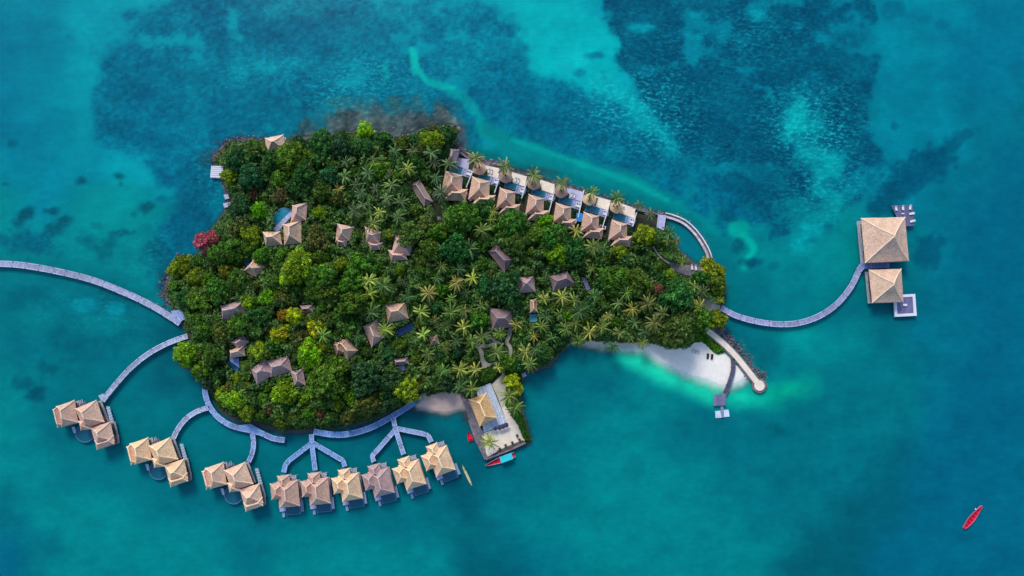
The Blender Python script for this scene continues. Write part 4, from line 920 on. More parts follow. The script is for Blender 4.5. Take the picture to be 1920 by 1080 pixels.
for i, (x, y) in enumerate(((969.7,816.5),(974,824),(960.5,829.5),(948,834.5),(937,841))):
    p = P(x, y, 1.42); r = empty('potted_plant', p, ['dark potted plant nearest the hedge on the pale plaza','potted plant at the lower right corner of the pale plaza','potted plant at the middle of the plaza edge row','potted plant left of the middle of the plaza edge row','potted plant at the left end of the plaza edge row'][i], 'potted plant', 'potted plants on the plaza')
    mb = MB(); mb.tube(p, (p[0], p[1], 1.9), .3, .42, 8); mb.build('pot', M_bark, r)
    mb = MB()
    for k_ in range(60):
        d = Vector(rng.normal(size=3)); d.normalize(); d.z = abs(d.z); c0 = Vector((p[0], p[1], 2.0))+d*random.uniform(.2, .6); t_ = d.orthogonal().normalized()*.16; b2 = d.cross(t_).normalized()*.16; mb.ct = random.uniform(.6, 1.4)
        mb.face([c0+t_, c0+b2, c0-t_, c0-b2])
    mb.build('leaves', M_leaf, r, (.05, .08, .03))

def boat(name, label, cat, x0, y0, x1, y1, wpx, m_out, m_in, m_rim, seats=5, stern=.15, z=.0, canopy=None, hgt=.75, bluff=.55):
    """bow at (x0,y0), stern at (x1,y1) in photo pixels"""
    a = Vector(P(x0, y0, .4)); b_ = Vector(P(x1, y1, .4)); d = b_-a; d.z = 0; L = d.length; d.normalize(); n_ = Vector((-d.y, d.x, 0)); W = wpx*.2/2
    c = (a+b_)/2; r = empty(name, (c.x, c.y, 0), label, cat)
    def hw(t): 
        f_ = min(1, (t/bluff))**.65 if t < bluff else 1; g_ = 1 if t < .6 else 1-(1-stern)*((t-.6)/.4)**2.2
        return max(.02, W*f_*g_)
    S = 20; out = MB(); inn = MB(); rim = MB()
    prof = []
    for k_ in range(S+1):
        t_ = k_/S; p = a+d*(L*t_); h = hgt*(1+.55*(1-t_)**3+.2*t_**3); w0 = hw(t_)
        prof.append(([p+n_*w0*s_+Vector((0, 0, h-.4)) for s_ in (-1, 1)], [p+n_*w0*.62*s_+Vector((0, 0, -.25-.4)) for s_ in (-1, 1)], [p+n_*w0*.8*s_+Vector((0, 0, h-.45)) for s_ in (-1, 1)], [p+n_*w0*.6*s_+Vector((0, 0, .12-.3)) for s_ in (-1, 1)]))
    for A, B in zip(prof[:-1], prof[1:]):
        for s_, o in ((0, 1), (1, -1)):
            q = [A[0][s_], B[0][s_], B[1][s_], A[1][s_]]; out.face(q[::o])
            q = [A[2][s_], A[3][s_], B[3][s_], B[2][s_]]; inn.face(q[::o])
            rim.face([A[0][s_]+Vector((0,0,.03)), A[2][s_]+Vector((0,0,.08)), B[2][s_]+Vector((0,0,.08)), B[0][s_]+Vector((0,0,.03))][::o])
        out.face([A[1][0], A[1][1], B[1][1], B[1][0]]); inn.face([A[3][0], B[3][0], B[3][1], A[3][1]])
    for q in (prof[0], prof[-1]): out.face([q[0][0], q[0][1], q[1][1], q[1][0]]); inn.face([q[2][0], q[2][1], q[3][1], q[3][0]])
    out.build('hull', m_out, r); inn.build('inner_hull', m_in, r); rim.build('gunwale', m_rim, r)
    for k_ in range(seats):
        t_ = .2+.65*k_/max(1, seats-1); p = a+d*(L*t_); sm = MB(); sm.box((p.x, p.y, .42), .42, hw(t_)*1.6, .06, math.atan2(d.y, d.x)); sm.build('thwart', M_darkred if m_in is M_red else m_in, r)
    return r, a, d, n_, L
# red rowing boat, lower right
r, a, d, n_, L = boat('rowing_boat', 'red wooden rowing boat alone on open water in the lower right', 'boat', 1840.5, 948, 1807, 990.5, 11.5, mat('pink_rim', C3(205,110,150), .6), M_red, mat('pink_rim', C3(205,110,150), .6), 6, stern=.3, hgt=.65)
p = a+d*(L*.24)+n_*-1.0
mb = MB(); mb.tube((p.x, p.y, .6), (p.x, p.y, .95), .28, .2, 10); mb.tube((p.x, p.y, .25), (p.x, p.y, .6), .1, .28, 10); mb.build('fender', M_white, r)
bt, a, d, n_, L = boat('canopy_boat', 'red boat with a turquoise canopy moored below the peninsula quay', 'boat', 909.5, 873, 965, 852, 12, M_white, M_red, mat('boat_grey', C3(160,170,180), .5), 5, stern=.75, hgt=.8)
q = [a+d*(L*t_)+n_*(s_*1.15) for t_, s_ in ((.52,-1),(.92,-1),(.92,1),(.52,1))]
mb = MB(); mb.prism([(v_.x, v_.y) for v_ in q], 2.2, 2.28); mb.build('canopy', M_turq, bt)
for v_ in q: pm = MB(); pm.tube((v_.x*.98+(a+d*L*.72).x*.02, v_.y*.98+(a+d*L*.72).y*.02, .5), (v_.x*.98+(a+d*L*.72).x*.02, v_.y*.98+(a+d*L*.72).y*.02, 2.2), .05, .05, 5); pm.build('canopy_post', M_white, bt)
boat('dinghy', 'small red dinghy moored at the left side of the peninsula', 'boat', 878, 809, 883, 827, 9, M_red, M_red, M_red, 2, stern=.9, hgt=.5)
boat('kayak', 'long pale yellow kayak floating beside the rightmost golden villa', 'kayak', 866, 871, 885, 911, 4.5, M_kayak, M_kayak, M_kayak, 2, stern=.1, hgt=.4, bluff=.35)

# ------------------------------------------------------------------ sand paths (loop right of the dark purple roof)
def path(pts, wpx, m=M_sandp, dz=.06):
    ln = smooth_line(pts); mb = MB(); prev = None
    g = [G(x, y) for x, y in ln]
    for i in range(len(ln)-1):
        (x0, y0), (x1, y1) = ln[i], ln[i+1]; d = Vector((x1-x0, y1-y0)); 
        if d.length < .01: continue
        d.normalize(); n_ = Vector((-d.y, d.x))*wpx/2*random.uniform(.85, 1.15)
        cur = [(x1+n_.x, y1+n_.y), (x1-n_.x, y1-n_.y)]
        if prev is None: prev = [(x0+n_.x, y0+n_.y), (x0-n_.x, y0-n_.y)]
        q = [prev[0], prev[1], cur[1], cur[0]]
        mb.face([P(*v_, G(*v_)+dz) for v_ in q]); mb.face([P(*v_, G(*v_)+dz-.3) for v_ in q][::-1]); prev = cur
        EXCL.append(rot_rect(x1, y1, wpx*1.2, wpx*1.2, 0))
    o = mb.build('path', m); o['kind'] = 'structure'; return o
path([(957,612),(955,628),(950,642),(956,650),(957,662),(950,676),(944,690),(944,706)], 7)
path([(916,626),(928,640),(944,645)], 5, dz=.075); path([(893,646),(912,649),(930,643)], 6, dz=.09)
path([(893,646),(902,660),(905,675),(916,684),(934,680),(950,674)], 7, dz=.105)
path([(905,675),(909,690)], 8, dz=.12)
path([(1225,462),(1232,474),(1243,486),(1256,494)], 3.5, M_sandp); path([(812,372),(820,392),(824,412)], 7, M_stone)
path([(1318,566),(1334,574),(1350,577)], 9, dz=.1)

# ------------------------------------------------------------------ rocks
def rocks(name, pts, m=M_rock, color=None):
    mb = MB(); V = []; Fc = []; T = []
    ico = [(0,0,1),(.89,0,.45),(.28,.85,.45),(-.72,.53,.45),(-.72,-.53,.45),(.28,-.85,.45),(.72,.53,-.45),(-.28,.85,-.45),(-.89,0,-.45),(-.28,-.85,-.45),(.72,-.53,-.45),(0,0,-1)]
    fc = [(0,1,2),(0,2,3),(0,3,4),(0,4,5),(0,5,1),(1,6,2),(2,7,3),(3,8,4),(4,9,5),(5,10,1),(2,6,7),(3,7,8),(4,8,9),(5,9,10),(1,10,6),(6,11,7),(7,11,8),(8,11,9),(9,11,10),(10,11,6)]
    for (x, y, z, r_) in pts:
        n = len(V); s_ = [random.uniform(.6, 1.3) for _ in range(3)]; an = random.random()*6.28; ca, sa = math.cos(an), math.sin(an)
        for v_ in ico:
            k_ = r_*random.uniform(.75, 1.2); a_, b_ = v_[0]*s_[0], v_[1]*s_[1]; V.append((x+(a_*ca-b_*sa)*k_, y+(a_*sa+b_*ca)*k_, z+v_[2]*s_[2]*k_*.7))
        Fc += [tuple(n+i for i in f_) for f_ in fc]; T += [random.uniform(.5, 2.2)]*20
    mb.v = V; mb.f = Fc; mb.t = T; o = mb.build(name, m, None, color); o['kind'] = 'stuff'; return o
def along(line, wpx, n, r0, r1, zf=-.35):
    ln = smooth_line(line); out = []
    for _ in range(n):
        k_ = random.random()*(len(ln)-1); i = int(k_); t_ = k_-i; x = ln[i][0]*(1-t_)+ln[i+1][0]*t_+random.gauss(0, wpx/2); y = ln[i][1]*(1-t_)+ln[i+1][1]*t_+random.gauss(0, wpx/2)
        g = ground_at(x, y); z = max(g, zf)+random.uniform(0, .25); r_ = random.uniform(r0, r1)**1; out.append((*P(x, y, z)[:2], z, r_))
    return out
rk = along([(842,262),(862,280),(884,296)], 9, 170, .35, .9)+along([(884,297),(915,306),(945,312)], 7, 200, .3, .8)+along([(945,314),(1000,329),(1060,345),(1130,367),(1200,388),(1245,400)], 4, 330, .25, .55)
rk += along([(1250,401),(1285,412),(1308,432),(1325,458),(1336,486)], 4, 160, .25, .5)
rocks('shore_rocks', rk, color=(.5, .46, .54))
rk = along([(1338,604),(1352,622),(1368,640),(1392,668),(1412,694),(1430,712)], 12, 620, .18, .42, -.05)+along([(1345,630),(1380,662),(1412,704)], 5, 200, .2, .4, 0)+along([(1412,722),(1422,734),(1434,728),(1434,716)], 3, 60, .25, .5, 0)
rocks('breakwater_rubble', rk, color=(.52, .52, .46))
rk = []
for _ in range(2600):
    x = random.uniform(565, 870); y = random.uniform(188, 268)
    e = ground_at(x, y)
    if e > .6 or random.random() > (1.0 if y > 215+18*math.sin(x/30) else .35): continue
    z = -.3+random.uniform(-.1, .2); rk.append((*P(x, y, z)[:2], z, random.uniform(.12, .42)**1.1))
rk += along([(398,296),(420,272),(450,262),(495,262),(545,266)], 14, 420, .15, .5)+along([(400,300),(416,335),(424,372)], 10, 200, .12, .4)+along([(316,512),(306,545),(318,572)], 14, 260, .2, .6)
rk += along([(640,262),(700,262),(760,256)], 14, 300, .2, .5)
rocks('reef_rubble', rk, color=(.55, .50, .52))
for x, y, r_ , lab in ((861,242,.9,'lone pale-topped boulder in the shallows right of the top headland'),(852,236,.8,'dark boulder touching the right side of the top headland'),(333,476,.7,'small pale boulder in the water off the left coast, below the red tree')):
    mb = MB(); o = rocks('boulder', [(*P(x, y, .1)[:2], .1, r_)], M_rock, (1.2, 1.2, 1.3)); del o['kind']; tag(o, lab, 'boulder', 'boulders off the shore')

# ------------------------------------------------------------------ vegetation meshes
def leaf_quads(cent, nrm, size, aspect=1.0, jit=.7):
    """numpy: leaf quads at cent facing nrm (jittered) -> verts (n,4,3)"""
    n = len(cent); N_ = nrm+rng.normal(size=(n, 3))*jit; N_ /= np.linalg.norm(N_, axis=1)[:, None]+1e-9
    a = np.cross(N_, rng.normal(size=(n, 3))); a /= np.linalg.norm(a, axis=1)[:, None]+1e-9; b_ = np.cross(N_, a)
    s = (size*rng.uniform(.6, 1.35, n))[:, None]
    return np.stack([cent+a*s*aspect, cent+b_*s*.55, cent-a*s*aspect, cent-b_*s*.55], 1)
def mesh_np(name, V, T, m, extra=None):
    me = bpy.data.meshes.new(name); n = len(V); vv = V.reshape(-1, 3); F_ = np.arange(n*4).reshape(-1, 4)
    me.vertices.add(len(vv)); me.vertices.foreach_set('co', vv.astype(np.float32).ravel())
    me.loops.add(n*4); me.loops.foreach_set('vertex_index', F_.ravel().astype(np.int32))
    me.polygons.add(n); me.polygons.foreach_set('loop_start', np.arange(0, n*4, 4, dtype=np.int32)); me.update(); me.validate()
    at = me.attributes.new('tint', 'FLOAT', 'FACE'); at.data.foreach_set('value', np.asarray(T, np.float32)); me.materials.append(m); return me
def crown_mesh(i, lobes=34, per=95, flat=.62, leaf=.42, lobe_r=1.15, spread=4.0, irr=.25):
    """crown about 5 m in radius, centred at the origin"""
    CV = []; CT = []
    pts = []; SUB = [(0, 0, .72, .6)]+[(2.6*math.cos(i*1.7+j*2.1), 2.6*math.sin(i*1.7+j*2.1), random.uniform(.34, .62), random.uniform(-1.6, .5)) for j in range(3)]
    k = 0
    while len(pts) < lobes and k < 1600:
        k += 1
        th = random.random()*6.283; u = math.sqrt(random.random()); sx_, sy_, sr_, sz_ = SUB[k % len(SUB)]; r_ = spread*sr_*u*(1+irr*math.sin(th*3+i)+irr*.6*math.sin(th*5+i*2))
        z = sz_+flat*math.sqrt(max(0, (spread*sr_)**2-(r_*.9)**2))*random.uniform(.55, 1.15)-(1.0 if u > .8 else 0)*random.random()*2
        p = np.array((sx_+r_*math.cos(th), sy_+r_*math.sin(th), z))
        if all(np.linalg.norm((p-q)*np.array((1, 1, .6))) > lobe_r*1.28 for q in pts): pts.append(p)
    for p in pts:
        n = int(per*random.uniform(.7, 1.3)); lr = lobe_r*random.uniform(.75, 1.25)
        d = rng.normal(size=(n, 3)); d[:, 2] = np.abs(d[:, 2])*.9-.25; d /= np.linalg.norm(d, axis=1)[:, None]
        rr = lr*rng.uniform(.65, 1.08, n)[:, None]; c = p+d*rr*np.array((1, 1, .8))
        CV.append(leaf_quads(c, d, leaf)); CT.append(random.uniform(.7, 1.5)*rng.uniform(.55, 1.5, n)*(1+.25*(d[:, 2] > .5)*rng.random(n)))  # upward leaves tinted brighter: highlights on the lobe tops painted in
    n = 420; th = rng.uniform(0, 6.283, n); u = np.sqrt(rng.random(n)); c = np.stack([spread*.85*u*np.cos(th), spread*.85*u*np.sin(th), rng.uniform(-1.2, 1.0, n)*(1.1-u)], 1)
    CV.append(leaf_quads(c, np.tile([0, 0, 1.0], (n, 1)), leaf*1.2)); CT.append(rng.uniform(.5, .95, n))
    return mesh_np('crown', np.concatenate(CV), np.concatenate(CT), M_leaf)
def trunk_mesh(i, h=6.5):
    mb = MB(); a = Vector((0, 0, -h)); b_ = Vector((.2*math.sin(i), .2*math.cos(i), -h*.45)); mb.tube(a, b_, .38, .26, 8)
    for k_ in range(5):
        an = k_*1.257+i; e = Vector((2.2*math.cos(an), 2.2*math.sin(an), .3+.4*math.sin(k_*3+i))); m_ = b_.lerp(e, .5)+Vector((0, 0, -.3)); mb.tube(b_, m_, .2, .13, 6); mb.tube(m_, e, .13, .05, 5)
    me = bpy.data.meshes.new('trunk'); me.from_pydata(mb.v, [], mb.f); me.update(); me.materials.append(M_bark); return me
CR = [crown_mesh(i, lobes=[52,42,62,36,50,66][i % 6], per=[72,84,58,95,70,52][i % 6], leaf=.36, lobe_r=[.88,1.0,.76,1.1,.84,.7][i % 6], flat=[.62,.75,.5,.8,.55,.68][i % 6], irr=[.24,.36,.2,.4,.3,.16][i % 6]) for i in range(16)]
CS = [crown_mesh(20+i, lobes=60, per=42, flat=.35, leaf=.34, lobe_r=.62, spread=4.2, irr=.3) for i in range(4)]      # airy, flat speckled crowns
TR = [trunk_mesh(i) for i in range(4)]
def palm_mesh(i, nf=16, L=4.6):
    V = []; T = []
    for k_ in range(nf):
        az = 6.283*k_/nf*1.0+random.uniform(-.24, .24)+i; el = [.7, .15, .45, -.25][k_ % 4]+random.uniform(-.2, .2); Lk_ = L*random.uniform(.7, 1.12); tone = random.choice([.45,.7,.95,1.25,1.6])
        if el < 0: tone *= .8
        d = np.array((math.cos(az), math.sin(az), 0)); sd_ = np.array((-math.sin(az), math.cos(az), 0)); pts = []
        r_, z, e = 0, 0, el
        S = 9
        for s in range(S+1):
            pts.append(d*r_+np.array((0, 0, z))); st_ = Lk_/S; r_ += st_*math.cos(e); z += st_*math.sin(e); e -= .145+.03*s/S*6*.5
        for s in range(S):
            a, b_ = pts[s], pts[s+1]; w_ = .09; V.append([a+sd_*w_, a-sd_*w_, b_-sd_*w_*.8, b_+sd_*w_*.8]); T.append(tone*1.25)
            for h_ in (0, .5):
                c = a*(1-h_)+b_*h_; t_ = (s+h_)/S; ll = .95*math.sin(math.pi*min(1, .12+t_*.86))**.7+.12; fw = (b_-a)/np.linalg.norm(b_-a)
                for sg in (-1, 1):
                    tip = c+sd_*sg*ll*.33+fw*ll*.6+np.array((0, 0, -.22*ll)); wv = fw*.15
                    V.append([c-wv*.6, c+wv, tip+wv*.35, tip-wv*.25]); T.append(tone*random.uniform(.8, 1.15))
    for k_ in range(14):                                                     # young spear leaves and the heart
        az = random.random()*6.28; d = np.array((math.cos(az), math.sin(az), 1.2)); s_ = np.array((-math.sin(az), math.cos(az), 0))*.12; V.append([s_, -s_, d*.8-s_*.5, d*.8+s_*.5]); T.append(1.35)
    return mesh_np('crown', np.array(V), T, M_palm)
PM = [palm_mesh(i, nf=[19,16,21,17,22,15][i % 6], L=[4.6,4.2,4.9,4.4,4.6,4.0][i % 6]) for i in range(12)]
def palm_trunk(i, h=8.5, lean=(0, 0)):
    mb = MB(); pr = Vector((-lean[0], -lean[1], -h)); 
    for k_ in range(1, 6):
        t_ = k_/5; q = Vector((-lean[0]*(1-t_)**1.6, -lean[1]*(1-t_)**1.6, -h*(1-t_))); mb.tube(pr, q, .24-.02*k_, .22-.02*k_, 7); pr = q
    me = bpy.data.meshes.new('trunk'); me.from_pydata(mb.v, [], mb.f); me.update(); me.materials.append(M_bark); return me
PT = [palm_trunk(0, 8.5, (0, 0)), palm_trunk(1, 8.5, (.8, .5)), palm_trunk(2, 8.5, (-.6, 1.2)), palm_trunk(3, 8.5, (.3, -.9))]
PT_ROW = palm_trunk(9, 8.0, (1.4, 3.6))

# ------------------------------------------------------------------ placing the trees, with labels that single them out
LM += [('the top headland', 815, 262), ('the red tree on the left coast', 385, 452), ('the left coast point', 325, 530), ('the white ribbed shore deck', 406, 322), ('the pink cove', 830, 752),
       ('the looping sand path', 930, 662), ('the white beach', 1290, 665), ('the long left boardwalk landing', 338, 606), ('the small white shore platforms', 426, 380), ('the grey lagoon terrace', 1290, 508),
       ('the round sandy patch by the right jetty', 1326, 571), ('the left palm grove below the headland', 700, 340), ('the left bay bend of the bottom shore', 560, 800), ('the little inlet steps', 983, 705), ('the narrow shore sand strip', 1120, 640)]
LM = [l for l in LM if l[0] not in ('small villa',)]
DIRS = ['right of', 'below right of', 'below', 'below left of', 'left of', 'above left of', 'above', 'above right of']
ORD = ['', 'second ', 'third ', 'fourth ', 'fifth ', 'sixth ', 'seventh ', 'eighth ', 'ninth ', 'tenth ', 'eleventh ', 'twelfth ']
PENDING = []
def plan(o, kind, adj, px, py): PENDING.append((o, kind, adj, px, py))
def flush_labels():
    for (o, kind, adj, px, py) in PENDING: pass
    groups = {}
    for rec in PENDING:
        o, kind, adj, px, py = rec
        l = min(LM, key=lambda q: (q[1]-px)**2+(q[2]-py)**2); an = math.atan2(py-l[2], px-l[1]); di = int(round(an/(math.pi/4))) % 8
        groups.setdefault((adj, kind, l[0], di), []).append((math.hypot(px-l[1], py-l[2]), rec))
    for (adj, kind, ln, di), recs in groups.items():
        recs.sort(key=lambda q: q[0])
        for i, (_, rec) in enumerate(recs):
            if len(recs) == 1: s = f'{adj} {kind} {DIRS[di]} {ln}'
            else: s = f'{adj} {kind}, {ORD[i]}{"closest" if i == 0 else "closest,"} {DIRS[di]} {ln}'.replace('closest,', 'closest')
            rec[0]['label'] = ' '.join(s.split()[:16])
def put_tree(kind, name, crown_me, trunk_me, px, py, hz, scale, color, adj, cat, group, rz, tint_name=None, base=None):
    g = max(.2, ground_at(px, py)); z = g+hz*scale if base is None else base
    p = P(px, py, z)
    root = bpy.data.objects.new(name, None); COL.objects.link(root); root.empty_display_size = .5
    root.location = (p[0], p[1], z-hz*scale); root['category'] = cat; root['group'] = group
    c = bpy.data.objects.new('crown', crown_me); COL.objects.link(c); c.parent = root; c.location = (0, 0, hz*scale); c.scale = (scale*random.uniform(.9, 1.22), scale*random.uniform(.85, 1.1), scale*random.uniform(.85, 1.3)) if name != 'coconut_palm' else (scale,)*3; c.rotation_euler = (0, 0, rz) if name != 'coconut_palm' else (random.uniform(-.22, .22), random.uniform(-.22, .22), rz); c.color = (*color, 1)
    t_ = bpy.data.objects.new('trunk', trunk_me); COL.objects.link(t_); t_.parent = root; t_.location = (0, 0, hz*scale); t_.scale = (scale,)*3; t_.rotation_euler = (0, 0, 0 if trunk_me is PT_ROW else rz)
    plan(root, kind, adj, px, py); return root
COLS = {'lime': (.25,.44,.01), 'yellow': (.36,.37,.01), 'bright': (.17,.31,.01), 'green': (.07,.165,.016), 'mid': (.10,.20,.014), 'deep': (.042,.13,.022), 'dark': (.03,.095,.026), 'blue': (.028,.115,.035),
        'olive': (.10,.14,.022), 'brown': (.13,.115,.04), 'red': (.36,.095,.105), 'orange': (.30,.20,.015), 'teal': (.035,.14,.032), 'rust': (.18,.075,.045), 'yolive': (.20,.26,.012)}
ADJ = {'lime': 'lime green', 'yellow': 'yellow-green', 'bright': 'bright green', 'green': 'green', 'mid': 'mid-green', 'deep': 'deep green', 'dark': 'dark green', 'blue': 'bluish green', 'olive': 'olive', 'brown': 'brownish',
       'red': 'vivid red', 'orange': 'orange-tinged', 'teal': 'teal-green', 'rust': 'rust-coloured', 'yolive': 'yellowish olive'}
PALMS = [(741,284),(809,286),(814,304),(818,334),(764,316),(649,304),(646,331),(691,325),(730,327),(734,347),(704,355),(676,362),(752,379),(681,385),(747,407),(923,396),(842,308),(827,362),(635,355),
 (1198,386),(1219,402),(1254,438),(1080,434),(1267,451),(1112,459),(904,432),(921,411),(880,466),(827,499),(887,501),(820,522),(886,522),(694,550),(764,557),(803,550),(846,561),(874,550),(902,574),
 (846,586),(696,586),(692,527),(719,535),(756,529),(872,584),(1113,463),(1130,469),(1096,490),(1109,505),(1020,561),(1053,557),(1076,563),(1113,555),(1174,548),(1159,569),(1024,594),(1080,607),(1061,617),
 (1140,594),(1105,623),(1128,613),(1190,605),(1228,605),(1161,625),(1209,621),(1242,588),(1001,630),(1034,634),(1280,490),(1303,538),(1317,548),(1253,452),(1292,584),(1324,590),(1272,598),(1259,617),(1003,655),
 (1205,642),(985,660),(1288,566),(606,629),(722,618),(794,627),(835,652),(839,611),(869,614),(904,633),(938,626),(968,609),(884,641),(931,661),(934,689),(803,663),(796,687),(863,693),(891,693),(831,695),
 (670,631),(884,729),(994,682),(864,724),(955,742),(966,764),(700,300),(668,345),(725,372),(712,398),(775,283),(856,530),(860,505),(790,585),(815,600),(855,640),(1015,612),(1050,590),(1085,585),(1185,580),(1215,570),(1150,650),(1180,632),(1085,640),(1310,575),(665,395),(700,420)]
YP = {(1349,542),(1351,563),(908,603),(794,627),(722,618),(863,693),(891,693),(803,550),(635,355),(694,550),(968,609),(1020,561)}
for i, (x, y) in enumerate(PALMS+[(908,603),(1349,545),(1351,563)]):
    yl = (x, y) in YP or random.random() < .15
    east = x > 980; north = y < 420
    if (x, y) in ((908,603),(1351,563),(1349,545)): col = (.36,.40,.01); adj = 'bright yellow'
    elif yl: col = (.30,.34,.06); adj = 'yellowish'
    elif north: col = (.11,.18,.06); adj = 'grey-green'
    else: col = (.15,.21,.04) if (i % 3) else (.07,.14,.04); adj = 'green' if (i % 3) else 'dark green'
    col = tuple(c_*random.uniform(.85, 1.2) for c_ in col)
    s_ = random.uniform(.62, 1.02)*(.78 if adj == 'bright yellow' else 1)
    put_tree('coconut palm', 'coconut_palm', random.choice(PM), random.choice(PT), x, y, 8.5, s_, col, adj, 'palm tree', 'coconut palms of the island', random.random()*6.28)
for i, (x, y) in enumerate(((893,297),(947,312),(1001,329),(1054,343),(1110,360),(1157,371))):
    col = (.19,.24,.06) if i < 4 else (.12,.22,.05)
    r_ = put_tree('x', 'coconut_palm', PM[i % 7], PT_ROW, x, y, 8.0, [.98,1.0,.92,.92,.8,1.0][i], col, '', 'palm tree', 'palms leaning over the sea wall', i*1.3, base=9.3)
    PENDING.pop(); r_['label'] = f'{ordn[i]} palm from the left leaning over the sea wall of the beach row'
for i, (x, y, s_) in enumerate(((918,829,.85),)):
    r_ = put_tree('x', 'coconut_palm', PM[2], PT[0], x, y, 5.5, s_, (.34,.38,.05), '', 'palm tree', 'coconut palms of the island', .4)
    PENDING.pop(); r_['label'] = 'bushy yellow-green palm standing alone on the pale plaza of the peninsula'
HAND = [(684,243,13,'lime'),(848,248,13,'olive'),(812,248,16,'brown'),(600,268,24,'deep'),(560,270,16,'dark'),(640,272,22,'blue'),(812,266,26,'yolive'),(838,258,20,'deep'),(795,280,20,'olive'),(832,286,16,'teal'),(385,452,21,'red'),(337,500,20,'yolive'),(366,520,18,'yolive'),(560,500,32,'bright'),(548,514,20,'lime'),
 (600,398,16,'bright'),(726,440,12,'yolive'),(749,506,11,'yolive'),(722,521,10,'yellow'),(806,515,11,'bright'),(532,590,14,'orange'),(553,594,19,'yellow'),(524,625,19,'yellow'),(594,612,16,'yellow'),(486,658,19,'yolive'),
 (462,690,13,'yellow'),(530,736,24,'bright'),(577,744,17,'bright'),(580,774,15,'mid'),(659,744,16,'bright'),(602,776,12,'rust'),(506,768,15,'brown'),(616,708,32,'mid'),(346,664,24,'bright'),(378,694,18,'mid'),(692,758,22,'olive'),
 (764,732,22,'yolive'),(945,536,30,'teal'),(1046,476,22,'bright'),(1062,590,14,'lime'),(1255,518,13,'yolive'),(1233,544,16,'rust'),(1212,440,22,'yolive'),(1162,472,17,'yolive'),(1336,508,22,'yolive'),(1342,528,20,'mid'),(1320,522,18,'deep'),(1275,618,34,'olive'),
 (1236,634,15,'olive'),(1020,416,18,'bright'),(1006,440,20,'mid'),(1040,440,20,'green'),(960,420,26,'green'),(862,408,34,'green'),(905,392,20,'deep'),(1272,556,30,'teal'),(478,365,13,'rust'),(525,366,16,'brown'),(486,396,20,'bright'),(450,425,26,'olive'),(470,440,22,'yolive'),
 (570,588,12,'brown'),(640,496,18,'yolive'),(578,494,14,'brown'),(600,520,26,'mid'),(612,548,22,'mid'),(470,568,18,'bright'),(415,620,20,'olive'),(445,608,20,'mid'),(960,716,17,'yellow'),(968,730,13,'yellow'),(950,680,16,'mid'),(1345,600,18,'yolive'),(1312,600,22,'mid'),
 (430,470,28,'green'),(1270,585,20,'deep'),(800,420,20,'olive'),(640,262,18,'green'),(720,262,20,'deep'),(755,268,18,'olive'),(392,720,14,'dark'),(540,296,30,'mid'),(510,305,24,'deep'),(570,330,26,'deep'),(470,330,28,'blue'),(440,300,22,'blue'),(430,330,18,'yolive'),
 (560,350,24,'deep'),(450,390,22,'dark'),(490,478,18,'mid'),(408,480,20,'green'),(408,545,22,'green'),(370,560,22,'mid'),(345,560,20,'deep'),(770,440,26,'olive'),(790,492,14,'olive'),(668,440,13,'olive'),(1030,455,20,'deep'),(812,330,10,'deep')]
trees = [(x, y, r_) for x, y, r_, c_ in HAND]
# fill the rest of the canopy
cand = []
fx0 = np.array([p_[0] for p_ in FOREST]).min(); random.seed(11)
hp_ = np.array([(x, y) for x, y in PALMS], float)
exc = [q for q in EXCL]
def excl_d(x, y):
    m_ = -1e9
    for q in exc:
        xs_ = [a[0] for a in q]; ys_ = [a[1] for a in q]
        if x < min(xs_)-40 or x > max(xs_)+40 or y < min(ys_)-40 or y > max(ys_)+40: continue
        m_ = max(m_, float(sdist(np.array([x], float), np.array([y], float), q)[0]))
    return m_
CLEAR = [[(770,470),(800,470),(800,480),(770,480)]]
tries = 0
while tries < 9000 and len(trees) < 298:
    tries += 1
    x = random.uniform(315, 1358); y = random.uniform(238, 802); r_ = random.choice([14,17,20,22,25,28,32]) if tries < 5000 else random.choice([11,13,15])
    fd = float(sdist(np.array([x]), np.array([y]), FOREST)[0])
    if fd < r_*.35: continue
    if excl_d(x, y) > -r_*1.02: continue
    if min(((x-t_[0])**2+(y-t_[1])**2)**.5-(r_+t_[2])*.66 for t_ in trees) < 0: continue
    dp = np.hypot(hp_[:, 0]-x, hp_[:, 1]-y).min()
    if dp < r_*.55+9: continue
    trees.append((x, y, r_))
    if x < 640 and y > 470: pool_ = ['green','mid','mid','yolive','bright','green','olive','deep']
    elif y < 420 and x < 620: pool_ = ['deep','deep','blue','green','dark','mid']
    elif x > 980: pool_ = ['deep','teal','green','dark','mid','deep']
    elif y > 680: pool_ = ['dark','deep','green','teal','olive','dark']
    else: pool_ = ['green','deep','mid','olive','teal','green']
    HAND.append((x, y, r_, random.choice(pool_)))
print('trees', len(HAND), 'palms', len(PALMS), 'tries', tries)
for (x, y, r_, c_) in HAND:
    col = tuple(v_*random.uniform(.85, 1.18) for v_ in COLS[c_]); s_ = r_*.2/4.7
    cm = random.choice(CS) if c_ in ('olive', 'brown', 'red', 'teal') and random.random() < .8 else random.choice(CR)
    sz = 'tiny' if r_ < 13 else 'small' if r_ < 19 else 'broad' if r_ > 27 else ''
    if c_ in ('red',):
        o = put_tree('x', 'flowering_tree', cm, random.choice(TR), x, y, 6.5, s_, col, '', 'tree', 'broadleaf trees of the island', random.random()*6.28); PENDING.pop(); o['label'] = 'vivid red airy tree hanging over the water on the left coast'; continue
    put_tree('tree', 'broadleaf_tree', cm, random.choice(TR), x, y, 6.5, s_, col, (sz+' '+ADJ[c_]).strip(), 'tree', 'broadleaf trees of the island', random.random()*6.28)
flush_labels()
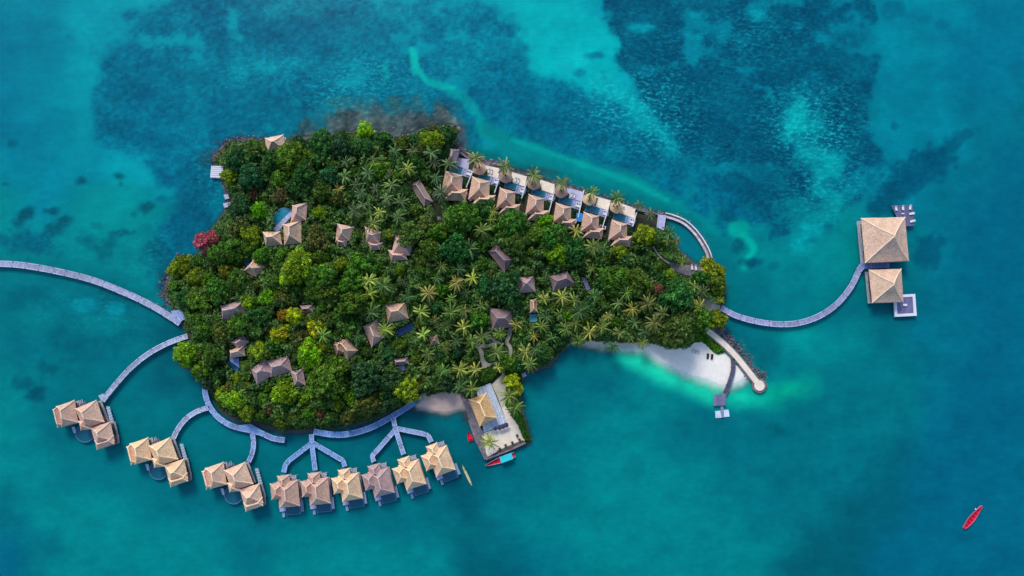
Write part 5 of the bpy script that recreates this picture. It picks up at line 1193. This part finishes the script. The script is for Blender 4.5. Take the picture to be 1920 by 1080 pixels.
# undergrowth between the trees: leafy ground cover nobody could count
xs_ = rng.uniform(312, 1360, 230000); ys_ = rng.uniform(236, 805, 230000)
k = sdist(xs_, ys_, FOREST) > -6
for q in EXCL:
    x0, x1 = min(a[0] for a in q)-3, max(a[0] for a in q)+3; y0, y1 = min(a[1] for a in q)-3, max(a[1] for a in q)+3
    sel = np.where(k & (xs_ > x0) & (xs_ < x1) & (ys_ > y0) & (ys_ < y1))[0]
    if len(sel): k[sel[sdist(xs_[sel], ys_[sel], q) > -2.0]] = False
xs_ = xs_[k]; ys_ = ys_[k]
gz = np.maximum(terrain_px(xs_, ys_), .1); fd_ = sdist(xs_, ys_, FOREST); hz = rng.uniform(.45, 1, len(xs_))*(1.0+6.5*np.clip(fbm(xs_/11, ys_/11, 88, 3)*1.9-.45, 0, 1))*sst(-6, 14, fd_)+.2; zz = gz+hz
a_ = (xs_-960)/F; b2 = -(ys_-540)/F; yy = b2*ct+st; z2 = b2*st-ct; tt = (H-zz)/(-z2)
cent = np.stack([a_*tt, yy*tt, zz], 1)
V_ = leaf_quads(cent, np.tile([0, 0, 1.0], (len(cent), 1)), .55, 1.0, .8)
und = bpy.data.objects.new('undergrowth', mesh_np('undergrowth', V_, rng.uniform(.5, 1.5, len(cent))*(.6+.8*fbm(xs_/18, ys_/18, 77)), M_leaf)); COL.objects.link(und); und['kind'] = 'stuff'; und.color = (.08, .17, .03, 1)
def hedge(name, label, poly, n, h, col, z0=None, size=.38, tintvar=.5):
    x0, x1 = min(a[0] for a in poly), max(a[0] for a in poly); y0, y1 = min(a[1] for a in poly), max(a[1] for a in poly)
    X_ = rng.uniform(x0, x1, n*3); Y_ = rng.uniform(y0, y1, n*3); d = sdist(X_, Y_, poly)+(fbm(X_/6, Y_/6, 5)-.5)*5; s = d > 0; X_, Y_, d = X_[s][:n], Y_[s][:n], d[s][:n]
    Z_ = np.maximum(terrain_px(X_, Y_), .3)+h*np.clip(d/5, .1, 1)*rng.uniform(.5, 1, len(X_))*(.55+.9*fbm(X_/9, Y_/9, 15))
    a = (X_-960)/F; b3 = -(Y_-540)/F; tt = (H-Z_)/(-(b3*st-ct)); c_ = np.stack([a*tt, (b3*ct+st)*tt, Z_], 1)
    o = bpy.data.objects.new(name, mesh_np(name, leaf_quads(c_, np.tile([0, 0, 1.0], (len(c_), 1)), size, 1, .7), rng.uniform(1-tintvar, 1+tintvar, len(c_)), M_leaf)); COL.objects.link(o); o.color = (*col, 1)
    return tag(o, label, 'hedge')
hedge('hedge', 'dense green hedge along the right side of the peninsula', [(944,682),(976,678),(977,700),(978,724),(974,748),(978,772),(995,826),(985,831),(966,790),(948,760),(950,720)], 5200, 2.2, (.05,.16,.008))
hedge('hedge', 'bright green low shrub strip between the white beach and the breakwater', [(1268,652),(1282,648),(1296,632),(1322,622),(1336,636),(1360,657),(1350,664),(1338,661),(1329,650),(1318,641),(1300,640),(1286,650)], 4200, 1.0, (.07,.22,.006))
hedge('hedge', 'dense green planting between the sand loop and the blue deck', [(893,727),(903,694),(926,684),(940,690),(934,704),(921,715)], 1500, 1.6, (.05,.14,.012))
hedge('hedge', 'low green planting inside the loop of the sand path', [(908,655),(925,650),(944,652),(948,662),(938,672),(918,676),(907,668)], 1500, .9, (.07,.18,.01))
for i in range(1, 7):
    ux, uy = UMB[i]
    hedge('hedge', f'small shrubs beside the thatched umbrella of the {ordn[i]} beach villa', rot_rect(ux+13, uy+5, 5, 17, 16), 150, 2.2, (.05,.13,.02), size=.3)
for i, (ax, ay, s) in enumerate(AP):
    hedge('hedge', f'narrow dark green hedge right of the {ordn[i]} beach villa', rot_rect(ax+20*s, ay+6*s, 8, 24, 14), 260, 1.0, (.02,.10,.02))
    hedge('hedge', f'small green planting left of the plunge pool of the {ordn[i]} beach villa', rot_rect(POOL[i][0]-19, POOL[i][1]-3, 11, 9, 16), 130, .9, (.02,.09,.03))
